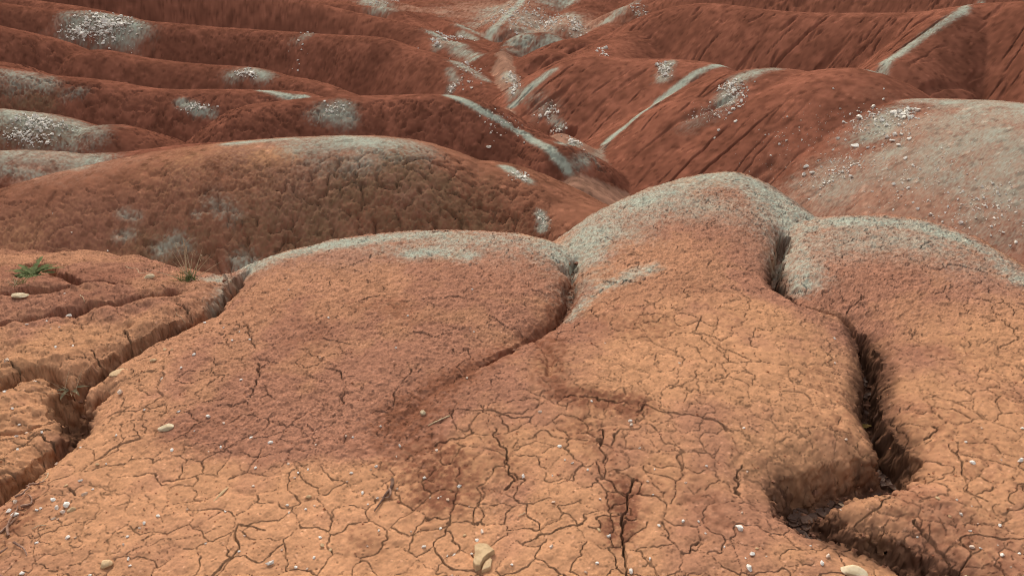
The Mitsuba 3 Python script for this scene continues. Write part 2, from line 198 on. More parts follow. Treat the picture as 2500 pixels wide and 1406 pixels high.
CLOD_PATCHES = [
 (0.35,1.0,[(-1.279,4.816),(-0.966,4.93),(-0.704,5.069),(-0.372,5.114),(-0.057,5.056)]),
 (0.3,1.0,[(-1.076,4.714),(-0.551,4.85)]),
 (0.25,0.8,[(-1.833,4.676),(-1.48,4.738)]),
 (0.2,0.8,[(-1.915,3.591),(-1.984,4.445)]),
 (0.6,0.8,[(-4.271,9.645),(-3.111,7.971),(-2.562,7.856)]),
 (0.5,0.7,[(-1.52,8.123),(-0.652,8.108)]),
 (0.5,0.7,[(-5.965,9.916),(-5.411,9.773)]),
]
RUST_PATCHES = [
 (0.3,1.0,[(-3.29,4.365),(-2.959,4.401),(-2.676,4.437),(-2.362,4.462),(-2.057,4.437),(-1.881,4.429)]),
 (0.15,0.7,[(-2.418,3.321),(-2.103,3.185),(-1.867,3.23)]),
 (0.12,0.6,[(-1.779,2.852),(-1.592,2.929),(-1.444,2.992)]),
 (0.1,0.6,[(-1.233,3.036),(-1.168,3.061)]),
]
OLIVE_PATCHES = [
 (0.35,0.7,[(-1.069,4.872),(-0.839,5.034),(-0.562,5.021),(-0.284,5.028)]),
 (0.25,0.8,[(-0.987,5.114),(-0.771,5.189)]),
 (0.3,0.7,[(-1.48,4.738),(-1.218,4.765)]),
 (0.2,0.6,[(-2.236,4.451),(-2.078,4.528)]),
 (0.2,0.6,[(-6.245,9.73),(-5.897,9.724)]),
 (0.25,0.6,[(-4.514,6.977),(-4.289,6.942)]),
]
OCHRE_PATCHES = [
 (0.12,0.7,[(-1.759,5.305),(-1.626,5.352)]),
 (0.3,0.5,[(-2.246,5.14),(-1.888,5.355)]),
 (0.2,0.5,[(-3.003,4.387),(-2.797,4.431),(-2.546,4.415)]),
]
DAMP_PATCHES = [
 (0.028,1.0,[(-0.102,2.351),(-0.169,2.262),(-0.234,2.192),(-0.278,2.148),(-0.311,2.079),(-0.333,1.992)]),
 (0.05,0.9,[(0.256,3.067),(0.232,2.907),(0.147,2.713),(0.079,2.599)]),
 (0.05,0.7,[(0.079,2.599),(-0.074,2.404)]),
 (0.05,0.9,[(0.138,2.519),(0.138,2.357),(0.125,2.227),(0.161,2.136),(0.226,2.1),(0.303,2.076),(0.377,2.043)]),
 (0.06,0.8,[(-0.03,2.419),(-0.141,2.272),(-0.259,2.17),(-0.315,2.057)]),
 (0.09,0.9,[(-0.315,2.057),(-0.34,1.949),(-0.303,1.844),(-0.223,1.777),(-0.187,1.684)]),
 (0.08,0.5,[(-0.427,1.866),(-0.388,1.928),(-0.317,1.968)]),
 (0.04,0.9,[(0.314,1.672),(0.294,1.559),(0.271,1.485)]),
 (0.04,0.6,[(-0.043,1.865),(-0.012,1.761),(-0.002,1.699)]),
 (0.06,0.55,[(0.212,1.933),(0.254,1.853),(0.268,1.759)]),
 (0.1,0.5,[(-1.009,2.774),(-0.855,2.693),(-0.768,2.593),(-0.768,2.467)]),
 (0.08,0.5,[(-0.615,2.797),(-0.483,2.799),(-0.4,2.659)]),
 (0.08,0.5,[(0.445,1.709),(0.492,1.661),(0.537,1.567)]),
 (0.12,0.45,[(0.326,2.729),(0.418,2.56),(0.551,2.619)]),
 (0.1,0.4,[(0.753,2.829),(0.848,2.552),(0.985,2.495)]),
 (0.1,0.45,[(1.067,2.293),(1.112,2.177),(1.03,1.97)]),
 (0.12,0.5,[(1.316,2.084),(1.309,1.91),(1.371,1.76)]),
 (0.1,0.6,[(1.087,1.693),(1.146,1.587),(1.199,1.484)]),
 (0.1,0.5,[(1.59,2.392),(1.671,2.301),(1.666,2.147)]),
 (0.05,0.6,[(-1.439,1.761),(-1.325,1.633),(-1.31,1.535)]),
 (0.04,0.5,[(-0.41,1.511),(-0.369,1.455)]),
 (0.1,0.35,[(-1.054,1.968),(-0.904,1.903),(-0.769,1.787)]),
]
MUD_AND_WALL_SHADE = [  # dark mud on the beds; up the walls it is painted shade
 (0.04,1.0,[(1.217,3.24),(1.164,3.084),(1.154,2.964)]),
 (0.055,1.0,[(1.351,2.621),(1.344,2.528),(1.309,2.392),(1.254,2.257),(1.183,2.119),(1.172,2.011),(1.17,1.918),(1.151,1.847),(1.04,1.788),(0.945,1.758),(0.826,1.704)]),
 (0.075,1.1,[(0.81,1.687),(0.809,1.62),(0.857,1.538),(0.933,1.49),(1.003,1.434),(1.065,1.369)]),
 (0.045,0.9,[(-1.496,2.17),(-1.418,2.093),(-1.382,1.997)]),
 (0.02,0.8,[(-1.24,2.781),(-1.25,3.034)]),
 (0.022,0.8,[(-1.387,1.98),(-1.395,1.882),(-1.414,1.783)]),
 (0.032,0.85,[(-1.298,2.713),(-1.347,2.613),(-1.413,2.511),(-1.456,2.405),(-1.486,2.298)]),
]
HOLLOWS = [
 (0.777,10.643,0.16,0.3),
]
PEBBLES = [(-1.065,2.045,0.0131),(-0.956,2.011,0.0155),(-0.895,1.977,0.0119),(-1.211,1.928,0.0117),(-0.792,1.909,0.0124),(-0.76,1.904,0.0083),(-0.724,1.88,0.0164),(-0.868,1.865,0.0114),(-0.896,1.842,0.0073),(-1.006,1.847,0.0145),(-0.974,1.939,0.0067),(-1.183,2.065,0.0088),(-0.588,1.876,0.0074),(-1.212,1.716,0.0138),(-1.158,1.677,0.0083),(-1.17,1.655,0.0179),(-1.197,1.613,0.0242),(-1.221,1.606,0.0146),(-1.195,1.589,0.016),(-1.249,1.64,0.0163),(-1.353,1.607,0.0169),(-1.32,1.583,0.0196),(-1.36,1.646,0.0164),(-1.357,1.686,0.0122),(-1.129,1.49,0.0139),(-1.113,1.493,0.0083),(-1.201,1.474,0.0103),(-0.98,1.493,0.0111),(-0.976,1.464,0.0089),(-0.957,1.541,0.0121),(-0.963,1.526,0.0064),(-0.933,1.569,0.0115),(-0.866,1.596,0.0073),(-0.762,1.588,0.008),(-0.734,1.764,0.0102),(-0.646,1.784,0.011),(-0.583,1.759,0.0094),(-0.609,1.748,0.0109),(-0.612,1.721,0.0092),(-0.603,1.61,0.0095),(-0.593,1.584,0.0094),(-0.55,1.596,0.0087),(-0.529,1.608,0.0073),(-0.592,1.405,0.0207),(-0.489,1.493,0.0104),(-0.576,1.451,0.0082),(-0.488,1.423,0.0101),(-0.526,1.392,0.0119),(-0.499,1.391,0.008),(-0.929,1.395,0.008),(-0.944,1.419,0.0134),(-0.772,1.47,0.0069),(-0.717,1.687,0.0106),(-1.221,1.679,0.0106),(-1.376,1.726,0.0139),(-1.205,1.563,0.0144),(-1.177,1.37,0.0131),(-1.015,1.368,0.0118),(-0.736,1.368,0.0098),(-1.497,1.891,0.0124),(-1.54,1.96,0.0119),(-1.569,2.023,0.0104),(-1.528,1.988,0.0111),(-1.474,1.983,0.0111),(-1.302,1.888,0.0099),(-1.363,1.849,0.0122),(-1.373,1.84,0.0114),(-1.172,1.786,0.0071),(-1.315,2.181,0.0257),(-1.622,2.085,0.0115),(-1.715,2.203,0.0139),(-1.698,2.173,0.011),(-1.196,1.563,0.0093),(-1.271,1.6,0.011),(-1.262,1.604,0.0088),(-0.683,1.499,0.007),(-0.68,1.445,0.0075),(-0.407,1.97,0.0085),(-0.505,1.916,0.01),(-0.484,1.916,0.0083),(-0.335,1.871,0.0122),(-0.226,1.869,0.0098),(-0.221,1.832,0.012),(-0.338,1.82,0.0072),(-0.391,1.774,0.011),(-0.404,1.761,0.0078),(-0.455,1.741,0.0108),(-0.245,1.718,0.0123),(-0.462,1.707,0.0076),(-0.411,1.665,0.0128),(-0.367,1.645,0.0089),(-0.388,1.618,0.0081),(-0.172,1.62,0.0125),(-0.145,1.672,0.0142),(-0.183,1.516,0.0098),(-0.077,1.495,0.0153),(-0.088,1.471,0.013),(-0.221,1.456,0.013),(-0.26,1.517,0.007),(-0.142,1.427,0.0121),(-0.159,1.421,0.008),(-0.099,1.428,0.0081),(-0.143,1.357,0.0078),(0.032,1.705,0.0167),(0.139,1.837,0.0144),(0.087,2.008,0.0137),(0.255,2.067,0.0096),(0.363,1.959,0.0143),(0.365,1.938,0.0142),(0.151,1.771,0.007),(0.171,1.756,0.0093),(0.212,1.727,0.0084),(0.11,1.598,0.0123),(0.243,1.477,0.013),(0.375,1.511,0.0098),(0.097,1.438,0.0135),(0.205,1.386,0.0092),(0.334,1.396,0.0086),(0.175,1.359,0.0104),(0.284,1.363,0.0163),(0.373,1.829,0.0088),(0.401,1.733,0.0061),(0.235,1.609,0.0087),(0.112,1.705,0.0076),(-0.0,1.381,0.0079),(-0.222,1.635,0.0067),(-0.199,1.628,0.0066),(-0.193,1.633,0.0052),(-0.113,1.589,0.0065),(-0.344,1.522,0.0071),(-0.365,1.468,0.0069),(-0.318,1.683,0.006),(0.373,1.679,0.009),(0.38,1.63,0.0066),(0.58,1.501,0.0209),(0.573,1.512,0.0077),(0.587,1.412,0.0147),(0.567,1.367,0.0196),(0.775,1.414,0.0167),(0.748,1.387,0.0152),(0.566,1.399,0.0073),(0.706,1.931,0.0092),(0.674,1.761,0.0086),(0.552,1.753,0.0101),(0.481,1.528,0.0077),(0.603,1.566,0.0086),(0.488,1.482,0.0069),(0.525,1.438,0.0067),(1.017,1.912,0.0108),(1.338,1.798,0.0159),(1.474,1.798,0.0222),(1.372,1.898,0.0116),(1.454,1.962,0.0093),(1.422,1.801,0.0064),(1.573,1.953,0.0126),(0.911,1.656,0.0083),(1.209,1.637,0.0074),(1.194,1.584,0.0109),(1.222,1.552,0.0072),(1.268,1.537,0.0114),(1.19,1.53,0.0092),(1.234,1.61,0.0051),(1.174,1.484,0.0153),(1.19,1.477,0.0083),(1.225,1.446,0.0137),(1.227,1.41,0.006),(1.269,1.448,0.0102),(1.231,1.477,0.0048),(0.62,1.407,0.006),(0.749,1.461,0.0055),(0.477,1.676,0.0075),(0.44,1.527,0.0105),(1.127,1.413,0.0081),(1.067,1.543,0.0086),(-1.78,2.745,0.0219),(-1.72,2.774,0.0188),(-1.478,2.938,0.0185),(-1.886,2.918,0.0115),(-1.782,2.336,0.0241),(-1.654,2.265,0.0151),(-1.638,2.497,0.0153),(-1.683,2.468,0.0131),(-1.786,2.624,0.0106),(-1.885,2.639,0.0127),(-1.836,2.686,0.0097),(-1.766,2.646,0.0106),(-1.152,2.3,0.0124),(-1.041,2.501,0.0122),(-1.202,2.251,0.0234),(-1.112,2.613,0.0084),(-1.037,2.57,0.0083),(-1.143,2.393,0.0147),(-2.764,4.516,0.0171),(-2.93,4.643,0.0104),(-2.52,4.437,0.0153),(-1.553,2.92,0.0127),(-1.202,2.661,0.0139),(-0.975,2.503,0.0102),(-0.942,2.934,0.0127),(-0.717,2.664,0.0107),(-0.648,2.326,0.0067),(-0.92,2.226,0.013),(-0.683,2.366,0.0078),(-0.167,2.925,0.0115),(-0.409,2.683,0.0097),(-0.162,2.606,0.0116),(-0.146,2.59,0.0073),(-0.424,2.439,0.0129),(-0.153,2.241,0.0112),(0.338,2.439,0.0069),(0.578,2.287,0.0104),(1.202,2.508,0.0122),(1.142,2.345,0.0126)]
TAN_PEBBLES = [(-1.173,1.593,0.0182),(-0.553,1.643,0.0134),(-0.477,1.464,0.0117),(-0.455,1.456,0.0109),(-1.242,1.694,0.0099),(-1.197,1.784,0.011),(-0.12,1.487,0.0083),(0.221,1.495,0.0111),(1.163,1.647,0.0119),(1.162,1.58,0.008),(0.603,1.431,0.0074),(-1.719,2.813,0.0201),(-1.269,2.445,0.014),(-1.24,2.437,0.01),(-1.277,2.363,0.0214),(-2.131,2.942,0.0197)]
STONES = [
 ('long_stone',-1.384,1.793,0.0693,0.0406,68),
 ('curved_stone',-1.068,1.957,0.048,0.0253,25),
 ('flat_stone',-1.376,2.306,0.066,0.0344,35),
 ('slab_stone',-2.071,2.905,0.0825,0.0309,-4),
 ('egg_stone',-1.623,3.132,0.044,0.0238,12),
 ('round_stone',-0.989,1.4,0.03,0.022,-8),
 ('corner_stone',0.816,1.361,0.0645,0.0332,-22),
 ('oval_stone',-1.339,2.653,0.0321,0.0144,15),
 ('thin_stone',-1.649,2.82,0.0403,0.0151,-3),
 ('lip_stone',-0.283,2.033,0.0195,0.0169,10),
]
ROCKS = [
 (3.883,7.861,0.0973,0.0473),
 (3.916,7.752,0.0824,0.0412),
 (3.74,7.762,0.091,0.0331),
 (3.383,7.455,0.1075,0.0537),
 (2.865,7.31,0.067,0.0563),
 (2.935,7.278,0.0826,0.0346),
 (2.921,7.436,0.0678,0.0461),
 (3.631,7.246,0.0859,0.026),
 (3.632,7.115,0.0846,0.0256),
 (3.734,7.151,0.077,0.0257),
 (3.311,7.728,0.0555,0.0361),
 (3.352,7.641,0.0412,0.0302),
 (2.803,7.951,0.0372,0.0286),
 (2.882,7.971,0.0401,0.0258),
 (3.02,7.921,0.0284,0.0228),
 (3.544,8.631,0.0271,0.0241),
 (4.066,8.555,0.0269,0.0209),
 (3.983,8.347,0.0352,0.0322),
 (2.927,9.47,0.0296,0.023),
 (2.667,9.381,0.0819,0.0524),
 (2.517,8.936,0.0632,0.0411),
 (2.449,9.124,0.0386,0.0322),
 (2.685,9.106,0.0544,0.0384),
 (2.577,8.998,0.0635,0.0413),
 (2.329,8.62,0.0462,0.04),
 (3.577,6.842,0.0621,0.0323),
 (3.58,6.692,0.0366,0.0244),
 (3.208,7.55,0.0327,0.0245),
 (3.705,6.501,0.0238,0.0214),
 (3.522,7.675,0.0274,0.0192),
 (3.73,7.636,0.068,0.0381),
 (3.539,8.006,0.0313,0.0199),
 (2.518,8.652,0.0615,0.0307),
 (2.268,8.517,0.0366,0.0275),
 (3.399,6.114,0.0412,0.0297),
 (3.4,6.212,0.0278,0.0208),
 (3.584,6.011,0.0224,0.0202),
 (3.674,6.045,0.0382,0.0225),
 (3.811,5.413,0.0455,0.0248),
 (3.843,5.701,0.0257,0.0193),
 (3.248,6.216,0.0279,0.0186),
 (3.498,6.169,0.0252,0.0161),
 (3.765,5.396,0.0268,0.0186),
 (2.774,6.855,0.0306,0.0178),
 (-0.346,8.278,0.0294,0.0264),
 (-0.221,8.211,0.0585,0.0322),
 (-0.227,8.123,0.0349,0.032),
 (-0.118,8.144,0.035,0.0204),
 (-0.246,7.971,0.0633,0.0345),
 (0.13,8.113,0.0292,0.0175),
 (0.04,5.668,0.0415,0.0228),
 (0.061,5.597,0.0473,0.0205),
 (0.101,5.562,0.0409,0.0184),
 (-0.287,8.221,0.0322,0.0205),
]
RUBBLE = [
 (-8.3,16.65,0.521,0.29,360,0.055),
 (-8.67,16.36,0.432,0.129,170,0.05),
 (-8.42,16.16,0.908,1.62,60,0.045),
 (-4.24,16.5,0.168,1.82,40,0.05),
 (-4.18,12.5,0.195,0.115,70,0.035),
 (-4.0,9.82,0.208,0.05,60,0.03),
 (-4.35,7.08,0.227,0.119,260,0.026),
 (-4.41,6.89,0.222,0.059,160,0.022),
 (-1.88,8.26,0.131,0.084,50,0.025),
 (-1.48,19.37,0.395,2.0,170,0.045),
 (-1.69,18.47,0.132,2.0,50,0.07),
 (-0.81,14.23,0.221,0.883,90,0.032),
 (-1.03,13.61,0.1,0.138,60,0.032),
 (2.17,11.31,0.082,0.283,110,0.03),
 (2.65,9.36,0.137,0.285,220,0.026),
 (2.36,9.11,0.241,0.213,110,0.02),
 (0.5,11.19,0.166,0.187,60,0.035),
 (0.64,10.78,0.104,0.058,40,0.035),
 (0.73,9.04,0.088,0.134,40,0.04),
 (3.71,7.73,0.289,0.465,260,0.022),
 (3.18,7.2,0.314,0.337,200,0.017),
 (3.58,6.51,0.537,0.513,320,0.014),
 (3.76,5.81,0.294,0.257,220,0.017),
 (3.95,7.75,0.123,0.135,60,0.04),
 (3.05,7.99,0.515,0.39,140,0.012),
 (0.0,24.49,0.738,2.0,160,0.07),
 (0.98,24.23,0.734,2.0,200,0.07),
 (1.82,23.27,0.235,1.15,90,0.07),
 (3.66,23.61,0.236,1.691,60,0.07),
 (-4.49,28.1,0.561,2.0,70,0.09),
 (-0.11,8.32,0.222,0.174,60,0.02),
 (0.06,5.63,0.062,0.105,50,0.018),
 (0.22,5.13,0.041,0.094,50,0.016),
 (0.0,13.71,0.086,0.494,50,0.05),
 (0.03,12.32,0.064,0.246,40,0.05),
 (1.6,13.87,0.1,0.907,40,0.05),
 (3.08,7.01,0.231,0.139,60,0.02),
]
SPOTS = {
 'weed': (-2.21,3.23),
 'weed_leaf_top': (-2.562,3.806),
 'weed_leaf_right': (-2.188,3.382),
 'weed_leaf_left': (-2.347,3.23),
 'tuft': (-1.443,3.13),
 'tuft2': (-2.136,3.017),
 'dry': (-1.544,2.274),
 'root1': (-1.395,1.65),
 'root2': (-1.293,1.533),
 'stick_a': (-0.26,1.965),
 'stick_b': (-0.195,2.002),
 'fork': [(-0.336,1.716),(-0.333,1.692),(-0.338,1.669),(-0.348,1.646),(-0.357,1.617),(-0.366,1.589)],
 'fork2': [(-0.338,1.675),(-0.332,1.649),(-0.341,1.642),(-0.355,1.643)],
 'chip_a': (-0.806,1.627),
 'chip_b': (-0.786,1.681),
 'bent_a': (-0.175,1.645),
 'bent_b': (-0.157,1.671),
 'leaf1': (1.209,2.188),
 'leaf2': (1.141,2.0),
 'leaf3': (0.979,1.736),
 'leaf4': (-1.457,2.107),
 'split': (-0.068,1.399),
 'split2': (-0.059,1.37),
 'straw1': [(-2.202,3.369),(-2.08,3.24)],
 'straw2': [(-1.879,3.421),(-1.633,3.197)],
 'straw3': [(-1.816,2.91),(-1.767,2.849)],
 'straw4': [(-1.428,2.564),(-1.389,2.581)],
 'straw5': [(-1.361,2.772),(-1.303,2.713)],
 'straw6': [(0.016,1.548),(0.034,1.563)],
 'straw7': [(-1.401,1.821),(-1.332,1.729)],
 'straw8': [(-1.241,1.524),(-1.21,1.535)],
 'roots': [[(-1.318,1.512),(-1.311,1.545),(-1.306,1.573)],[(-1.288,1.502),(-1.31,1.535),(-1.321,1.58),(-1.333,1.618)],[(-1.362,1.655),(-1.344,1.664),(-1.346,1.691),(-1.371,1.717)],[(-1.326,1.62),(-1.304,1.627),(-1.334,1.667)],[(-1.256,1.471),(-1.226,1.455),(-1.192,1.42)],[(-1.269,1.432),(-1.257,1.45)],[(-1.381,1.743),(-1.34,1.727),(-1.318,1.725)]],
}

# ------------------------------------------------------------------ helpers
def lattice(i, j, seed):
    h = (i * 374761393 + j * 668265263 + seed * 144665) & 0xFFFFFFFF
    h = ((h ^ (h >> 13)) * 1274126177) & 0xFFFFFFFF
    return ((h ^ (h >> 16)) & 0xFFFFFF) / 16777215.0


def noise(x, y, seed=0):
    i, j = np.floor(x).astype(np.int64), np.floor(y).astype(np.int64)
    u, v = x - i, y - j
    u, v = u * u * (3 - 2 * u), v * v * (3 - 2 * v)
    a, b, c, d = lattice(i, j, seed), lattice(i + 1, j, seed), lattice(i, j + 1, seed), lattice(i + 1, j + 1, seed)
    return (a * (1 - u) + b * u) * (1 - v) + (c * (1 - u) + d * u) * v


def fbm(x, y, octaves=3, seed=0):
    out, amp = 0, 0.5
    for o in range(octaves):
        out = out + amp * noise(x, y, seed + 31 * o)
        x, y = 1.61 * x + 1.21 * y + 5.3, -1.21 * x + 1.61 * y + 1.7      # turned and about twice as fine
        amp *= 0.5
    return out / (1 - 0.5 ** octaves)


def smoothstep(a, b, x):
    t = np.clip((x - a) / (b - a), 0, 1)
    return t * t * (3 - 2 * t)


def smax(a, b, k):
    h = np.clip(0.5 + 0.5 * (a - b) / k, 0, 1)
    return b + (a - b) * h + k * h * (1 - h)


def resample(pts, n):
    from scipy.interpolate import PchipInterpolator
    p = np.asarray(pts, float)
    t = np.r_[0, np.cumsum(np.linalg.norm(np.diff(p[:, :2], axis=0), axis=1))]
    return np.stack([PchipInterpolator(t, p[:, k])(np.linspace(0, t[-1], n)) for k in range(p.shape[1])], 1)


def dense_line(pts, step):
    p = np.asarray(pts, float)
    return np.array(shapely.LineString(p).segmentize(step).coords) if len(p) > 1 else p


# ------------------------------------------------------------------ the big shapes of the terrain
def ridge_height(x, y, poly, front, back, w, tip_slope):
    """A rounded ridge: the upper envelope of round-topped cones along its crest, steeper on one side than the other and at its ends."""
    t = np.gradient(poly[:, :2], axis=0)
    t /= np.linalg.norm(t, axis=1)[:, None]
    n, j = len(poly), np.arange(len(poly))
    tip = np.clip((j - n + 22) / 20, 0, 1) - np.clip((21 - j) / 20, 0, 1)
    out = np.empty(len(x), np.float32)
    poly, t, tip = poly.astype(np.float32), t.astype(np.float32), tip.astype(np.float32)
    x, y = x.astype(np.float32), y.astype(np.float32)
    for a in range(0, len(x), 20000):
        dx, dy = x[a:a + 20000, None] - poly[None, :, 0], y[a:a + 20000, None] - poly[None, :, 1]
        d2 = dx * dx + dy * dy
        inv = 1 / np.sqrt(d2 + 1e-9)
        s = front + (back - front) * (0.5 + 0.5 * (dy * t[:, 0] - dx * t[:, 1]) * inv)
        if tip_slope:
            s = s + tip_slope * np.clip((dx * t[:, 0] + dy * t[:, 1]) * tip * inv, 0, 1) ** 2
        out[a:a + 20000] = (poly[:, 2] - s * (np.sqrt(d2 + w * w) - w)).max(1)
    return out


def steps(y0, y1, f):
    out = [y0]
    while out[-1] < y1:
        out.append(out[-1] + f(out[-1]))
    return out


def crack_field(x, y, cell, seed, share, width, depth, warp, tight=1.0):
    """Grooves along the borders of a warped cell pattern; each border is there or not, and wide or thin, by chance. Returns (drop, border distance)."""
    wx = x + warp * ((fbm(x / cell * 1.7, y / cell * 1.7, 3, seed) - 0.5) * 2)
    wy = y + warp * ((fbm(x / cell * 1.7 + 40, y / cell * 1.7, 3, seed + 7) - 0.5) * 2)
    i0, i1, j0, j1 = int(wx.min() / cell) - 3, int(wx.max() / cell) + 3, int(wy.min() / cell) - 3, int(wy.max() / cell) + 3
    ii, jj = np.meshgrid(np.arange(i0, i1), np.arange(j0, j1), indexing='ij')
    ii, jj = ii.ravel(), jj.ravel()
    seeds = np.stack([ii + lattice(ii, jj, seed + 1), jj + lattice(ii, jj, seed + 2)], 1) * cell
    p = np.stack([wx, wy], 1)
    _, nn = cKDTree(seeds).query(p, k=3, workers=-1)
    a = seeds[nn[:, 0]]
    drop, least = np.zeros(len(x)), np.full(len(x), 9.0)
    for k in (1, 2):
        b = seeds[nn[:, k]]
        ab = b - a
        e = np.abs(((p - (a + b) / 2) * ab).sum(1)) / np.maximum(np.linalg.norm(ab, axis=1), 1e-9)
        lo, hi = np.minimum(nn[:, 0], nn[:, k]), np.maximum(nn[:, 0], nn[:, k])
        r = lattice(lo, hi, seed + 3)
        s = smoothstep(1 - share, min(1.0, 1 - share + 0.5), r) * (r > 1 - share)
        w = width * (0.35 + 1.1 * s * s)
        drop = np.maximum(drop, depth * (0.35 + 0.65 * s) * (r > 1 - share) * (1 - smoothstep(0.25 * w, w, e)))
        least = np.minimum(least, np.where(r > 1 - share, e, 9.0))
    return drop, least


def line_distance(x, y, pts, reach, step=0.012):
    ln = dense_line(pts, step)
    d = np.full(len(x), np.inf)
    lo, hi = ln[:, :2].min(0) - reach, ln[:, :2].max(0) + reach
    k = np.flatnonzero((x > lo[0]) & (x < hi[0]) & (y > lo[1]) & (y < hi[1]))
    if len(k):
        d[k] = cKDTree(ln[:, :2]).query(np.stack([x[k], y[k]], 1), distance_upper_bound=reach, workers=-1)[0]
    return d



NAMES = ['base'] + list(RIDGES) + list(LOBES)
CRESTS = {n: resample(r[4], 90) for n, r in RIDGES.items()}
OUTLINES = {n: shapely.Polygon(l[3]).buffer(0) for n, l in LOBES.items()}
RILLED = ['S', 'R', 'Q', 'U', 'QB', 'P', 'N', 'N1', 'N2', 'NB', 'base']
CLODDY = ['D', 'E', 'F', 'F0', 'G', 'H', 'I', 'J', 'J2', 'K', 'L', 'L2', 'N0', 'O']
OCHRE, RUST, RED, BROWN = np.array([.505, .264, .150]), np.array([.290, .138, .097]), np.array([.185, .072, .047]), np.array([.210, .092, .058])
OLIVE = np.array([.180, .108, .066])
GREY, PINKISH, UMBER, MUD_SHADE = np.array([.345, .38, .322]), np.array([.335, .185, .132]), np.array([.205, .088, .054]), np.array([.085, .043, .029])
SOIL = {'A': OCHRE, 'B': OCHRE * 0.97, 'C': OCHRE * .92, 'W': OCHRE * 0.88, 'B2': GREY * 0.9, 'D': BROWN, 'V': PINKISH * .8, 'V2': PINKISH * .85, 'E': RED * 1.06, 'S': RED * 1.12, 'R': RED * 1.12, 'Q': RED * 1.1, 'U': RED * 1.02, 'P': RED * 1.05}
TABLE = np.array([SOIL.get(n, RED) for n in NAMES])


